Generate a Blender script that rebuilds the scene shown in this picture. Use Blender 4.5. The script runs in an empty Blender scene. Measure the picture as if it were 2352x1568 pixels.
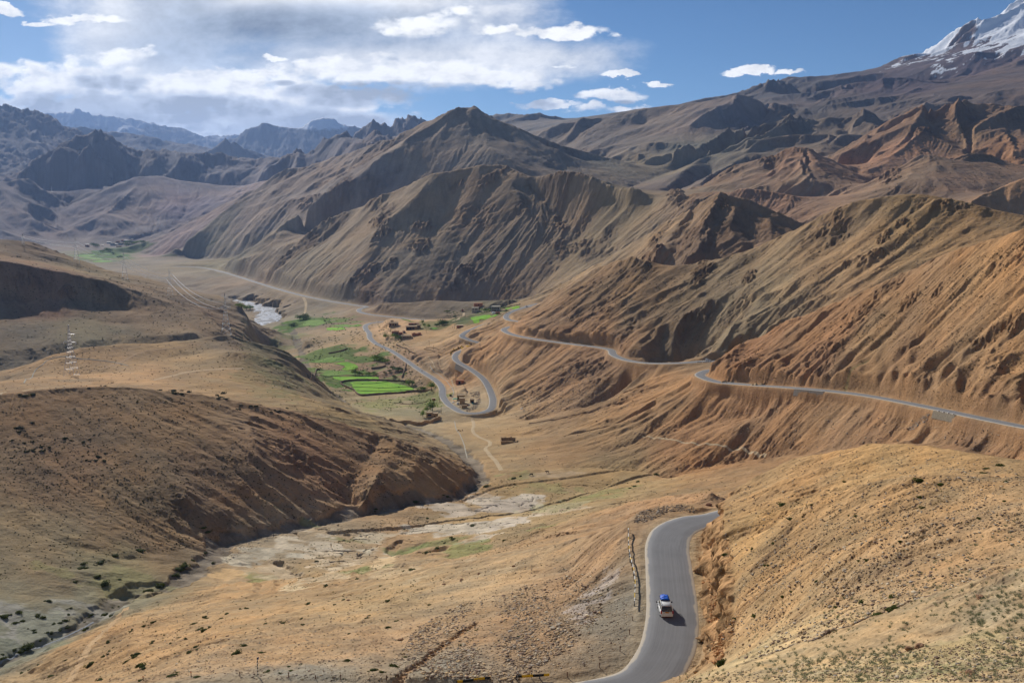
import bpy, bmesh, math, random, time
import numpy as np
from mathutils import Vector, Matrix, noise as mnoise
T0=time.time()
def log(*a): print('[%.1f]'%(time.time()-T0),*a,flush=True)
scene=bpy.context.scene
C=scene.collection
F=2287.0; PO=math.radians(8.0); PN=math.radians(9.0)
# ------------------------------------------------------------------ survey of the valley
# every line is a ridge, gully, road or shelf sighted from the viewpoint: (bearing, elevation mark, distance or height)
def slope(py,p): return math.tan(math.atan((784-py)/F)-p)
def px2u(px,py,p=PN):
    x=(px-1176)/F; y=(784-py)/F
    return x/(math.cos(p)+y*math.sin(p))
def fD(D): return D if D<1000 else 1000*(D/1000)**0.8
def pt(t):
    if len(t)==4:
        px,_,D,z=t; s=z/D
        py=784-F*math.tan(math.atan(s)+PO)
    else:
        px,py,v=t
        s=slope(py,PO)
        D=v if v>0 else v/s
    return (px2u(px,py), math.log(fD(D)), slope(py,PN))
L=[]
def ln(*pts): L.append(pts)
# foreground shoulder where the viewpoint is
ln((-260,1800,15),(1300,1800,15),(2610,1750,15))
ln((1380,1640,40),(1600,1600,33),(1900,1590,29),(2352,1575,27),(2610,1570,26))
ln((1330,1680,66),(1400,1640,62),(1500,1596,58),(1580,1566,56),(1650,1545,54),(1750,1528,52),(1850,1515,50),(2000,1500,47))
ln((1625,1215,178),(1613,1300,158),(1622,1400,137.5),(1640,1500,122.5),(1662,1560,114))
ln((1330,None,86,-48),(1450,None,86,-47.5),(1560,None,87,-47),(1640,None,88,-45))
ln((1400,None,105,-57),(1540,None,105,-57),(1650,None,104,-54))
# slope to the right of the road
ln((1715,1500,88),(1850,1440,72),(2100,1380,60),(2352,1300,54),(2610,1260,52))
ln((1705,1400,109),(1850,1300,100),(2100,1210,88),(2352,1170,84),(2610,1150,80))
ln((1690,1280,133),(1850,1160,130),(2100,1090,122),(2352,1110,112),(2610,1110,105))
ln((1660,1162,170),(1685,1125,178),(1740,1090,182),(1850,1045,180),(2000,1016,172),(2100,1018,165),(2200,1035,155),(2352,1062,142),(2610,1100,125))
ln((1660,1162,170),(1660,1210,152),(1680,1300,130),(1697,1400,110),(1705,1500,90))
# platform edge of the near road, slope below it
SHOULDER=((1650,1165,-60.5),(1600,1160,-60.5),(1540,1158,-60.3),(1480,1170,-60.2),(1447,1195,-60),(1440,1260,-60),(1448,1330,-60),(1462,1400,-60),(1462,1440,-60),(1430,1490,-60),(1370,1525,-60.2),(1280,1548,-60.5),(1150,1552,-61),(1000,1545,-61),(850,1540,-61.5),(700,1543,-62),(560,1552,-62.5),(450,1575,-63))
ln(*SHOULDER)
ln((450,1560,-63),(300,1568,150),(200,1568,190),(100,1568,230),(0,1550,270),(-260,1660,275))
ln((1440,1200,-60.5),(1300,1245,215),(1150,1280,228),(1000,1305,236),(850,1345,245),(740,1370,252),(620,1395,250))
ln((1300,1400,160),(1300,1300,193),(1300,1250,212))
ln((1000,1450,156),(1000,1380,188))
ln((700,1480,151),(700,1420,195)); ln((500,1500,152),(500,1400,259),(520,1340,352)); ln((300,1480,216),(300,1400,325)); ln((150,1500,249),(150,1475,300))
CREEK=((-260,1640,-142),(0,1528,-144),(150,1465,-146),(240,1410,-147.5),(290,1362,-149),(400,1345,-150),(450,1310,-151.5),(490,1275,-153),(500,1255,-154),(600,1228,-156),(740,1197,-159),(830,1180,-161),(940,1155,-164),(1040,1145,-167),(1085,1120,-170),(1108,1102,-172),(1080,1060,-176),(1020,1010,-182),(960,985,-187),(880,962,-193),(820,945,-198),(780,915,-203),(745,890,-208),(728,868,-214),(705,840,-222),(690,805,-232),(680,775,-245),(665,750,-262),(640,735,-276))
ln(*CREEK)
ln((0,1400,-143),(0,1480,-143.5),(130,1430,-146)); ln((-260,1480,-141),(0,1400,-143),(120,1385,-145),(260,1350,-148)); 
# rounded hill on the left
ln((-260,930,535),(0,905,545),(150,890,560),(300,888,570),(450,905,580),(600,930,588),(750,965,592),(900,1003,594),(1000,1038,596),(1060,1070,592),(1100,1098,583))
ln((-260,1340,-141),(0,1330,-142),(150,1320,-144),(300,1285,-147),(420,1262,-150))
ln((905,1008,590),(885,1060,556),(855,1110,523),(832,1160,504)); ln((872,1004,597),(845,1060,556),(812,1115,528),(800,1165,511)); ln((960,1030,592),(950,1080,553),(935,1125,535)); ln((1010,1050,590),(1000,1085,567))
ln((560,935,582),(580,1010,528),(605,1090,498)); ln((700,960,587),(720,1050,538),(750,1110,518)); ln((330,900,565),(380,1050,488),(430,1150,450))
ln((-260,910,700),(0,880,720),(165,862,863),(350,850,850),(550,880,800),(700,915,760),(800,950,740))
ln((320,835,900),(450,815,945),(546,807,930),(620,825,920),(690,870,900),(740,920,880))
ln((-260,900,860),(0,880,880),(60,850,900),(100,826,930),(125,817,935),(171,802,940),(273,790,960),(376,787,980),(444,778,1000),(506,768,1000),(547,770,1010),(598,787,1010),(649,807,1005),(697,828,1000))
ln((-260,None,1050,-190),(100,None,1060,-182),(350,None,1120,-176),(550,None,1150,-178),(700,None,1200,-205))
ln((-260,810,1100),(0,805,1120),(150,785,1150),(300,775,1180),(450,762,1200)); ln((-260,740,1270),(0,735,1270),(137,729,1290),(300,745,1270))
ln((-260,690,1360),(0,690,1360),(150,685,1370),(300,715,1340))
ln((-260,585,1420),(0,599,1420),(102,616,1420),(205,636,1410),(308,667,1400),(410,701,1360),(478,729,1310),(506,756,1250))
ln((0,575,1680),(150,610,1700),(300,645,1650),(420,680,1560))
ln((-260,545,1850),(0,549,1850),(34,551,1850),(85,558,1880),(137,580,1900),(205,607,1900),(267,626,1900),(308,633,1880),(376,648,1800),(444,667,1750),(513,683,1650),(545,698,1600),(566,722,1560),(567,745,1500),(556,760,1450))
ln((-260,None,2500,-270),(0,None,2500,-275),(300,None,2500,-278),(480,None,2500,-280))
ln((590,None,1900,-278),(575,None,2050,-280))
ln((610,None,1640,-262),(622,None,1480,-238),(650,None,1320,-215),(690,None,1210,-208))
RIVER_Z=-280
ln((575,768,-279),(600,745,-280),(620,725,-280),(600,705,-280),(560,692,-280),(525,684,-280),(490,676,-280),(440,660,-281))
ln((200,None,3200,-283),(350,None,3400,-284),(440,None,3300,-284))
ln((100,580,-288),(230,592,-289),(290,580,-288),(400,592,-285),(520,596,-283))
ln((-260,570,-270),(0,562,-270),(150,562,-270),(300,560,-268),(420,560,-265))
# flats round the hairpin
ln((985,968,-199.5),(1020,972,-199.5),(1050,970,-199),(1110,968,-198.5),(1150,952,-198))
ln((1300,1000,700),(1200,1000,760),(1100,1010,740)); ln((1150,1030,690),(1200,1060,640))
ln((1170,1092,-171),(1220,1084,-170),(1300,1080,-169),(1400,1083,-168),(1480,1092,-167),(1540,1107,-165))
ln((1165,1083,-168),(1220,1074,-167),(1300,1070,-166),(1400,1073,-165),(1480,1083,-164),(1540,1100,-162))
ln((560,1300,-156),(700,1290,-157),(900,1240,-160),(1000,1190,-164),(1150,1180,-165),(1300,1140,-167),(1400,1118,-168))
ln((640,1340,-150),(800,1300,-154),(950,1260,-158))
ln((1640,1128,330),(1560,1135,350),(1480,1150,370),(1400,1165,390),(1300,1195,400),(1230,1225,400),(1150,1262,390),(1050,1290,370))
# below the right hand road
ln((2610,1085,330),(2352,1060,393),(2100,1010,475),(1850,1045,535),(1700,1060,578),(1600,1080,585),(1560,1095,580))
ln((1575,868,720),(1500,915,715),(1440,950,700),(1350,985,700)); ln((1640,845,865),(1600,850,870),(1500,890,850),(1400,925,830),(1300,948,830),(1210,968,840)); ln((1600,960,655),(1750,960,610),(1500,1000,650),(1400,1040,640))
ln((2600,None,260,-85),(2352,None,280,-90),(2000,None,330,-112),(1800,None,400,-130))
# right hand ridges
ln((1658,834,758),(1700,808,735),(1750,775,720),(1800,745,705),(1850,722,695),(1950,688,670),(2050,640,650),(2100,618,640),(2200,575,610),(2352,528,570),(2610,450,520))
ln((1690,None,790,-129),(1800,None,790,-103),(1950,None,770,-82),(2100,None,750,-62),(2352,None,700,-30),(2610,None,640,-8))
ln((1190,746,1222),(1215,725,1270),(1240,700,1330),(1260,682,1340),(1300,660,1330),(1350,630,1280),(1400,605,1220),(1450,590,1150),(1480,598,1130),(1520,610,1110),(1600,605,1070),(1700,580,1020),(1750,560,1000),(1800,535,985),(1850,510,970),(1950,470,950),(2030,450,930),(2100,445,920),(2200,460,890),(2352,497,850),(2610,520,800))
ln((1740,565,1005),(1720,620,960),(1640,680,930),(1540,735,920),(1450,780,930)); ln((1668,820,800),(1685,750,845),(1760,680,870),(1860,600,895),(1950,530,920))
ln((1430,600,1190),(1440,660,1080),(1410,730,1010),(1380,780,975))
ln((1300,None,1500,-170),(1450,None,1330,-130),(1600,None,1250,-110),(1750,None,1200,-80),(1900,None,1180,-45),(2100,None,1150,-25),(2352,None,1100,-35),(2610,None,1050,-40))
ln((1250,672,1750),(1290,655,1740),(1400,590,1640),(1500,530,1580),(1560,490,1540),(1640,440,1500),(1700,450,1480),(1780,480,1450),(1830,508,1430),(1900,540,1400))
ln((1640,442,1500),(1628,500,1400),(1600,560,1310),(1560,600,1260)); ln((1560,492,1535),(1545,540,1450),(1500,580,1370)); ln((1600,470,1560),(1580,530,1460),(1545,585,1360)); ln((1700,452,1480),(1690,510,1390),(1670,560,1310))
ln((1300,None,1950,-190),(1400,None,1850,-145),(1500,None,1780,-110),(1640,None,1730,-75),(1780,None,1650,-80))
ln((1880,None,1500,-100),(2000,None,1550,-110),(2150,None,1500,-110),(2250,None,1330,-95),(2352,None,1320,-85),(2610,None,1300,-70))
# the central mountain
ln((500,605,3700),(560,592,3550),(640,565,3400),(700,540,3300),(760,508,3200),(830,475,3100),(900,440,3000),(960,415,2950),(1000,400,2930),(1060,388,2900),(1100,380,2880),(1150,378,2850),(1180,390,2800),(1230,400,2700),(1280,396,2600),(1340,400,2500),(1400,420,2400),(1450,440,2300),(1500,452,2250),(1560,455,2150),(1600,460,2000))
ln((560,None,4100,-240),(700,None,3900,-170),(830,None,3700,-90),(1000,None,3600,-20),(1150,None,3500,0),(1300,None,3300,10),(1450,None,3000,-20),(1560,None,2700,-30))
ln((1110,400,2830),(1130,440,2720),(1125,480,2640),(1080,560,2500),(1040,630,2350),(1000,680,2230)); ln((1050,420,2870),(1020,500,2700),(960,600,2450),(880,680,2300))
ln((1000,402,2920),(960,450,2800),(880,520,2700),(830,600,2550),(790,660,2430)); ln((900,445,2990),(830,520,2900),(740,600,2800),(690,650,2720)); ln((830,478,3090),(760,540,3080),(660,600,3030),(600,638,3050))
ln((1200,400,2780),(1270,480,2550),(1330,540,2350),(1370,595,2130)); ln((1150,380,2850),(1200,460,2600),(1250,560,2350),(1270,630,2200)); ln((1340,402,2500),(1420,470,2350),(1450,510,2200))
ln((845,706,2130),(870,697,2120),(941,694,2110),(1000,689,2100),(1062,692,2080),(1110,690,2050),(1200,688,1950),(1235,690,1900)); ln((900,None,2250,-240),(1050,None,2230,-236),(1180,None,2150,-228),(1230,None,2100,-215))
ln((1100,735,1800),(1150,712,1950),(1180,706,1950)); ln((1090,712,1980),(1040,715,2020)); 
# village knoll and terraces
ln((880,745,1660),(901,730,1720),(940,735,1680)); ln((900,760,1530),(930,770,1480),(990,765,1500),(1030,755,1530)); ln((960,805,1330),(1000,790,1400),(1040,775,1420)); ln((1000,830,1230),(1030,860,1150),(1060,890,1060)); ln((1070,920,985),(1090,900,1010))
ln((780,820,1380),(820,850,1290),(900,875,1180),(950,890,1120),(980,920,1010),(960,945,940)); ln((720,830,1400),(760,870,1230),(820,905,1090),(880,925,1010),(940,955,910))
ln((760,745,-243),(700,742,-255)); ln((700,785,1570),(760,765,1680),(800,750,1800)); ln((780,790,1500),(740,815,1440))
# second mountain
ln((1065,243,4500),(1030,258,4550),(960,297,4750),(900,322,4900),(804,353,5100),(718,377,5300),(649,404,5600),(600,425,5700),(540,455,5800),(480,490,5800),(430,530,5700),(380,558,5600))
ln((1065,243,4500),(1080,250,4500),(1095,245,4500),(1130,265,4450),(1200,300,4300),(1250,330,4200),(1290,352,4100),(1298,375,4000),(1290,395,3900))
ln((1055,250,4480),(1026,264,4430),(999,288,4350),(951,309,4250),(920,336,4150),(876,357,4100),(814,408,4000),(773,428,3950),(700,470,3900),(640,520,3850),(600,550,3850))
ln((1095,322,4100),(1140,350,3900),(1190,385,3750)); ln((718,390,5200),(632,425,5000),(533,469,4900),(478,514,4800),(441,545,4700),(400,570,4650)); ln((560,588,4200),(470,596,4500),(380,588,4800)); ln((800,400,4700),(700,440,4600),(620,480,4450),(560,540,4300))
ln((700,None,6800,50),(900,None,6000,150),(1065,None,5800,200),(1250,None,5200,150))
ln((1250,318,6500),(1290,292,6300),(1340,280,6200),(1400,270,6200),(1480,250,6200),(1560,240,6200),(1640,230,6100),(1700,215,6000),(1760,228,6000),(1800,240,5900))
ln((1695,218,5990),(1678,246,5750),(1647,256,5650),(1616,270,5550),(1582,290,5450),(1548,308,5350),(1515,316,5200),(1480,345,4900),(1460,380,4500)); ln((1785,252,6300),(1739,284,5700),(1698,310,5200),(1640,338,4800),(1548,364,4450)); ln((1358,278,6180),(1341,330,5600),(1375,353,5100),(1395,385,4700)); ln((1296,336,5900),(1300,363,5400),(1296,392,4800)); ln((1719,340,4500),(1787,308,4700),(1808,291,4800),(1860,276,4900),(1907,271,4900),(1992,270,4900),(2040,285,4800)); ln((1830,None,5500,405),(1980,None,5500,450)); ln((1950,300,4700),(1900,330,4200),(1880,350,3900)); ln((1450,300,5700),(1480,285,6000)); ln((2100,215,6500),(2060,250,5600),(2050,280,5000)); ln((2300,210,6200),(2200,235,5400),(2130,240,5000));ln((1440,436,3700),(1500,412,4000),(1530,400,4200),(1600,380,4500),(1700,350,4900))
ln((1640,340,4790),(1600,372,4300),(1550,404,3850),(1510,432,3500)); ln((1720,352,4450),(1660,388,3900),(1610,415,3450)); ln((1575,400,3950),(1535,428,3500)); ln((1628,None,4200,105),(1578,None,3800,55),(1535,None,3500,20)); ln((1695,None,4200,120),(1645,None,3700,55),(1600,None,3400,10)); ln((1760,None,3900,90),(1700,None,3450,30)); ln((2150,225,5600),(2352,200,5600),(2610,180,5600))
ln((1850,245,6500),(1950,215,7500),(2030,180,7500),(2100,180,7500),(2180,205,7500)); ln((2180,140,9000),(2250,118,9000),(2300,130,9000)); ln((1760,200,8500),(1850,222,8200),(1900,215,8000)); ln((2200,175,7800),(2352,168,7500),(2610,130,7500)); ln((2150,None,8200,900),(2250,None,8200,1000))
ln((1730,218,9000),(1800,190,9500),(1870,180,10000),(1950,175,10300),(2010,160,10600),(2060,145,10800),(2110,130,11000),(2150,115,11200),(2200,90,11500),(2260,65,11800),(2300,45,12000),(2352,15,12300),(2480,-50,12500),(2610,-90,12500))
ln((1140,262,9500),(1180,262,9500),(1215,264,9000),(1230,256,9000),(1260,270,9000),(1290,280,9000),(1320,286,9000))
# mountains at the middle right
ln((1560,432,2900),(1616,424,2850),(1660,395,2800),(1705,374,2750),(1780,360,2700),(1847,337,2650),(1880,355,2650),(1940,385,2550),(1990,415,2450),(2020,440,2350)); ln((1600,None,3300,0),(1700,None,3300,50),(1845,None,3200,80),(1980,None,3000,30)); ln((1847,340,2640),(1850,380,2450),(1870,420,2250)); ln((1705,378,2740),(1720,420,2450)); ln((1775,365,2700),(1790,400,2500),(1800,430,2300))
ln((1560,447,2100),(1640,440,2050),(1678,441,2000),(1702,431,1980),(1739,434,1970),(1787,441,1950),(1828,451,1930),(1876,461,1900),(1914,461,1850),(1960,470,1700)); ln((1650,None,2250,-10),(1800,None,2200,-10),(1914,None,2150,-20))
ln((1920,359,3100),(1975,335,3200),(2026,301,3350),(2081,273,3450),(2129,248,3500),(2156,251,3500),(2197,244,3600),(2221,239,3650),(2300,244,3600),(2352,253,3500),(2610,290,3300)); ln((2000,None,3900,110),(2150,None,4200,200),(2352,None,4300,200),(2610,None,4200,150))
ln((2190,262,3500),(2214,300,3300),(2228,345,3000),(2195,366,2700)); ln((2129,250,3490),(2100,300,3200),(2060,350,2900),(1990,400,2600)); ln((2050,300,3300),(2020,350,3000),(1960,400,2600)); ln((2300,250,3550),(2310,300,3200),(2330,350,2800))
ln((1940,455,2050),(2009,427,2150),(2061,396,2200),(2102,369,2230),(2129,355,2250),(2170,362,2230),(2197,372,2250),(2252,350,2350),(2300,373,2400),(2352,386,2400),(2610,430,2300)); ln((2009,None,2450,15),(2129,None,2600,50),(2300,None,2750,60)); ln((2129,357,2240),(2150,400,2000),(2180,440,1800)); ln((2110,370,2200),(2060,430,1850))
ln((2228,458,1500),(2266,441,1550),(2352,410,1600),(2610,330,1650)); ln((2300,None,1850,0),(2352,None,1850,15),(2610,None,1900,20))
# far hills on the left
ln((-260,430,8500),(0,415,8500),(30,415,8500),(60,425,8500),(120,450,8500),(150,455,8500),(200,440,8500),(250,425,8500),(310,408,8500),(360,405,8500),(410,415,8400),(460,420,8400),(520,430,8300),(600,418,8200),(660,400,8000))
ln((310,410,8450),(270,470,7600),(200,530,6900)); ln((410,417,8350),(430,470,7600),(400,520,7000),(300,552,6600)); ln((30,417,8450),(60,480,7600),(90,540,6800)); ln((150,460,8600),(135,510,7500),(150,555,6500)); ln((355,440,8000),(340,490,7400),(250,545,6700)); ln((520,435,8200),(520,470,7300),(470,500,6600),(380,545,6200))
ln((75,400,10500),(100,385,10500),(150,360,10500),(185,345,10500),(200,330,10400),(215,318,10400),(232,312,10400),(250,322,10400),(262,330,10400),(275,327,10400),(290,345,10400),(370,345,10300),(430,352,10300),(480,350,10200),(540,362,10200),(620,366,10000),(680,362,9800),(740,347,9600),(800,330,9300),(830,322,9000),(880,315,8500))
ln((130,380,9800),(170,368,9700),(200,362,9700),(240,375,9600),(270,420,9400)); ln((0,None,9500,120),(200,None,9500,60),(400,None,9400,120),(600,None,9000,120),(750,None,8200,130)); ln((370,350,10200),(350,390,9600)); ln((540,365,10100),(500,400,9400)); ln((680,366,9700),(620,395,9000))
ln((790,322,13000),(810,312,13000),(830,298,13000),(850,280,13000),(872,271,13000),(890,282,13000),(905,287,13000),(915,275,13000),(932,268,13000),(945,273,13000),(952,269,13000),(958,278,13000),(968,286,13000),(1010,300,13000))
ln((-260,230,16000),(-60,246,16000),(0,250,16000),(12,243,16000),(22,252,16000),(32,246,16000),(45,258,16000),(58,253,16000),(72,262,16000),(85,255,16000),(100,262,16000),(120,275,16000),(145,288,16000),(165,300,16000),(190,305,16000),(205,320,16000),(215,340,16000)); ln((20,310,14500),(100,350,13500),(200,400,12000)); ln((-260,420,11500),(0,415,11500),(60,420,11500))
ln((140,285,22000),(200,292,22000),(260,302,22000),(330,312,22000),(380,326,22000),(440,336,22000),(480,345,22000),(560,352,22000)); ln((470,352,19000),(500,338,19000),(520,322,19000),(530,318,19000),(545,326,19000),(570,340,19000),(595,352,19000),(620,362,19000))
ln((520,322,30000),(560,300,30000),(605,283,30000),(640,292,30000),(690,292,30000),(720,278,30000),(745,268,30000),(760,272,30000),(775,282,30000),(830,292,30000),(870,305,30000))
ln((90,262,45000),(130,262,45000),(160,258,45000),(185,252,45000),(200,262,45000),(260,272,45000),(290,272,45000),(350,290,45000),(390,288,45000),(410,300,45000),(440,306,45000),(480,318,45000),(520,312,45000),(560,308,45000))
for D,z,xs in ((12300,150,(250,500,760)),(14800,250,(400,700,1100)),(18200,350,(-260,100,400,800)),(25500,500,(-260,300,700,1000)),(38000,700,(-260,300,700,1000)),(70000,800,(-260,600,1300,2000,2610)),(16500,500,(1150,1600,2100,2610))):
    ln(*[(x,None,D,z) for x in xs])
# ------------------------------------------------------------------ roads (centre lines)
R_NEAR=((100,1640,-64),(350,1603,-63),(600,1600,-62),(900,1612,-61.7),(1200,1612,-61),(1390,1590,-60.6),(1480,1560,-60.2),(1527,1500,-59.8),(1541,1450,-59.6),(1544,1400,-59.5),(1536,1300,-59.4),(1533,1250,-59.5),(1548,1218,-59.7),(1585,1200,-60),(1645,1190,-60.5),(1760,None,207,-64),(1900,None,235,-67),(2080,None,275,-72))
R_MID=((2610,1030,-85),(2480,1003,-90),(2352,980,-95),(2230,955,-99),(2100,928,-103),(1970,905,-108),(1850,892,-112),(1760,886,-116.5),(1700,882,-120),(1650,877,-121.5),(1622,869,-122.5),(1608,861,-123.5),(1622,852,-125),(1660,845,-126.5),(1700,None,812,-127.5),(1680,828,-128),(1625,829,-129),(1560,833,-131),(1500,834,-134),(1450,829,-137.5),(1410,815,-140.5),(1402,803,-141),(1380,798,-141.5),(1330,792,-143),(1240,780,-146),(1185,770,-148.5),(1163,762,-150),(1158,756,-151),(1170,751,-152),(1195,745,-153.5),(1200,739,-154.5),(1175,736,-156),(1163,730,-157.5),(1166,721,-159.5),(1190,710,-162),(1225,702,-164),(1252,698,-165),(1240,697,-166),(1215,702,-167),(1195,710,-168),(1150,731,-170.5),(1100,750,-173.5),(1068,764,-175.5),(1062,773,-177),(1080,781,-178.5),(1104,788,-180),(1110,793,-181.5),(1090,798,-183),(1058,806,-185),(1046,816,-186.5),(1050,829,-187.5),(1080,847,-189),(1110,870,-190.5),(1127,900,-192.5),(1132,925,-193.5),(1124,941,-194.2),(1100,948,-194.6),(1070,948,-195),(1040,935,-196),(1018,912,-197.5),(1015,890,-200),(1003,875,-201.5),(965,850,-204),(900,806,-209),(865,789,-211.5),(850,776,-213.5),(848,765,-215),(840,755,-217),(842,746,-219.5),(860,None,1830,-222),(900,None,1860,-224),(960,None,1850,-225.5),(1030,None,1860,-226.5),(1060,743,-227.5),(1040,740,-228.5),(980,735,-230.5),(900,728,-233),(850,722,-234.5),(827,716,-235.5),(826,710,-236.5),(842,704,-238),(825,702,-240),(760,692,-243),(700,680,-246),(650,667,-249),(600,652,-252),(540,633,-256),(500,622,-258),(455,614,-260),(400,612,-262))
ROADS=[R_NEAR,R_MID]
for r in ROADS: ln(*r)
def smooth_line(pts,step=0.0012,closed=False):
    P=np.array([pt(t) for t in pts]); n=len(P); out=[]
    if n==2:
        k=max(2,int(np.hypot(*(P[1]-P[0])[:2])/step)+1)
        return P[0]+(P[1]-P[0])*np.linspace(0,1,k)[:,None]
    for i in range(n-1):
        p0=P[max(i-1,0)];p1=P[i];p2=P[i+1];p3=P[min(i+2,n-1)]
        k=max(2,int(np.hypot(*(p2-p1)[:2])/step)+1)
        d0=max(np.linalg.norm((p1-p0)[:2]),1e-5)**.5;d1=max(np.linalg.norm((p2-p1)[:2]),1e-5)**.5;d2=max(np.linalg.norm((p3-p2)[:2]),1e-5)**.5
        # centripetal-like tangents, no overshoot
        m1=((p1-p0)/d0-(p2-p0)/(d0+d1)+(p2-p1)/d1)*d1 if i>0 else p2-p1
        m2=((p2-p1)/d1-(p3-p1)/(d1+d2)+(p3-p2)/d2)*d1 if i<n-2 else p2-p1
        t=np.linspace(0,1,k,endpoint=False)[:,None]
        out.append((2*t**3-3*t**2+1)*p1+(t**3-2*t**2+t)*m1+(-2*t**3+3*t**2)*p2+(t**3-t**2)*m2)
    out.append(P[-1:]); return np.vstack(out)
# ------------------------------------------------------------------ relaxed surface through the survey
U0,U1=-0.625,0.625; V0,V1=math.log(14.0),math.log(30000.0)
DU=0.0025
NU=int((U1-U0)/DU)+1; NV=int((V1-V0)/DU)+1
def relax():
    S=np.vstack([smooth_line(l) for l in L])
    uu,vv,ss=S[:,0],S[:,1],S[:,2]; zz=ss*np.exp(vv)
    z=None
    for lev in (32,16,8,4,2,1):
        h=DU*lev; nu=int((U1-U0)/h)+2; nv=int((V1-V0)/h)+2
        i=np.rint((uu-U0)/h).astype(int); j=np.rint((vv-V0)/h).astype(int)
        ok=(i>=0)&(i<nu)&(j>=0)&(j<nv)
        k=j[ok]*nu+i[ok]
        cnt=np.bincount(k,minlength=nu*nv); sm=np.bincount(k,weights=zz[ok],minlength=nu*nv)
        m=(cnt>0).reshape(nv,nu); val=(sm/np.maximum(cnt,1)).reshape(nv,nu).astype(np.float32)
        if z is None: z=np.full((nv,nu),-100,np.float32); its=3000
        else:
            jj=np.clip(np.arange(nv)/2,0,z.shape[0]-1.001); ii=np.clip(np.arange(nu)/2,0,z.shape[1]-1.001)
            j0=jj.astype(int); i0=ii.astype(int); fj=(jj-j0)[:,None].astype(np.float32); fi=(ii-i0)[None].astype(np.float32)
            a=z[j0]*(1-fj)+z[j0+1]*fj; z=a[:,i0]*(1-fi)+a[:,i0+1]*fi; its=160 if lev>2 else 70
        z=np.where(m,val,z)
        for _ in range(its):
            p=np.pad(z,1,mode='edge')
            z=0.25*(p[:-2,1:-1]+p[2:,1:-1]+p[1:-1,:-2]+p[1:-1,2:])
            z[m]=val[m]
    keep=np.ones_like(z)
    xr=np.exp(V0+h*np.arange(nv))[:,None]; uu2=(U0+h*np.arange(nu))[None]
    keep[(xr>95)&(xr<200)&(uu2>.17)&(uu2<.235)]=0
    # round the creases a little
    for _ in range(2):
        p=np.pad(z,1,mode='edge')
        z=0.5*z+0.125*(p[:-2,1:-1]+p[2:,1:-1]+p[1:-1,:-2]+p[1:-1,2:])
    for _ in range(24):   # the near slopes are smooth
        n=int((math.log(330)-V0)/DU); w=np.clip((n-np.arange(n))/120,0,1)[:,None].astype(np.float32)
        p=np.pad(z[:n+1],1,mode='edge'); b=0.25*(p[:-2,1:-1]+p[2:,1:-1]+p[1:-1,:-2]+p[1:-1,2:])
        z[:n]=z[:n]*(1-.5*w*keep[:n])+b[:n]*.5*w*keep[:n]
    return z
ZC=relax(); log('relaxed',ZC.shape)
UC=U0+DU*np.arange(ZC.shape[1]); VC=V0+DU*np.arange(ZC.shape[0])
# ------------------------------------------------------------------ noise
def hsh(i,j,seed):
    h=(i.astype(np.uint32)*np.uint32(374761393)+j.astype(np.uint32)*np.uint32(668265263)+np.uint32(seed*974634777&0xffffffff))
    h=(h^(h>>np.uint32(13)))*np.uint32(1274126177); h=h^(h>>np.uint32(16))
    return (h&np.uint32(0xffff)).astype(np.float32)/65535.0
def vnoise(x,y,seed=0):
    i=np.floor(x); j=np.floor(y); fx=(x-i).astype(np.float32); fy=(y-j).astype(np.float32)
    i=i.astype(np.int64); j=j.astype(np.int64)
    fx=fx*fx*fx*(fx*(fx*6-15)+10); fy=fy*fy*fy*(fy*(fy*6-15)+10)
    a=hsh(i,j,seed);b=hsh(i+1,j,seed);c=hsh(i,j+1,seed);d=hsh(i+1,j+1,seed)
    return ((a*(1-fx)+b*fx)*(1-fy)+(c*(1-fx)+d*fx)*fy)*2-1
def fbm(x,y,seed=0,oct=4,gain=0.5):
    s=0;a=1.0
    for o in range(oct):
        s=s+a*vnoise(x*2**o+o*17.3,y*2**o-o*9.1,seed+o*7); a*=gain
    return s
def gully(x,y,dx,dy,seed):
    """furrows running down the slope (dx,dy = unit vector across the slope)"""
    i=np.floor(x); j=np.floor(y); fx=(x-i).astype(np.float32); fy=(y-j).astype(np.float32)
    i=i.astype(np.int64); j=j.astype(np.int64)
    va=np.zeros_like(fx); wt=np.zeros_like(fx)
    for a in (-1,0,1):
        for b in (-1,0,1):
            h1=hsh(i+a,j+b,seed); h2=hsh(i+a,j+b,seed+3)
            px=fx-a-0.25-0.5*h1; py=fy-b-0.25-0.5*h2
            w=np.exp(-(px*px+py*py)*2.4)
            va+=w*np.cos((px*dx+py*dy)*6.2832); wt+=w
    return va/wt
def lerp_grid(Z,U,V,u,v):
    fu=np.clip((u-U[0])/(U[1]-U[0]),0,len(U)-1.001); fv=np.clip((v-V[0])/(V[1]-V[0]),0,len(V)-1.001)
    i=fu.astype(int); j=fv.astype(int); a=(fu-i).astype(np.float32); b=(fv-j).astype(np.float32)
    return (Z[j,i]*(1-a)+Z[j,i+1]*a)*(1-b)+(Z[j+1,i]*(1-a)+Z[j+1,i+1]*a)*b
def grads(Z,U,V):
    Y=np.exp(V)[:,None]; gu=np.gradient(Z,U,axis=1)/Y; gv=(np.gradient(Z,V,axis=0)-U[None]*np.gradient(Z,U,axis=1))/Y
    return gu.astype(np.float32),gv.astype(np.float32)
def blur(Z,n):
    for _ in range(n):
        p=np.pad(Z,1,mode='edge'); Z=0.5*Z+0.125*(p[:-2,1:-1]+p[2:,1:-1]+p[1:-1,:-2]+p[1:-1,2:])
    return Z
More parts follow.
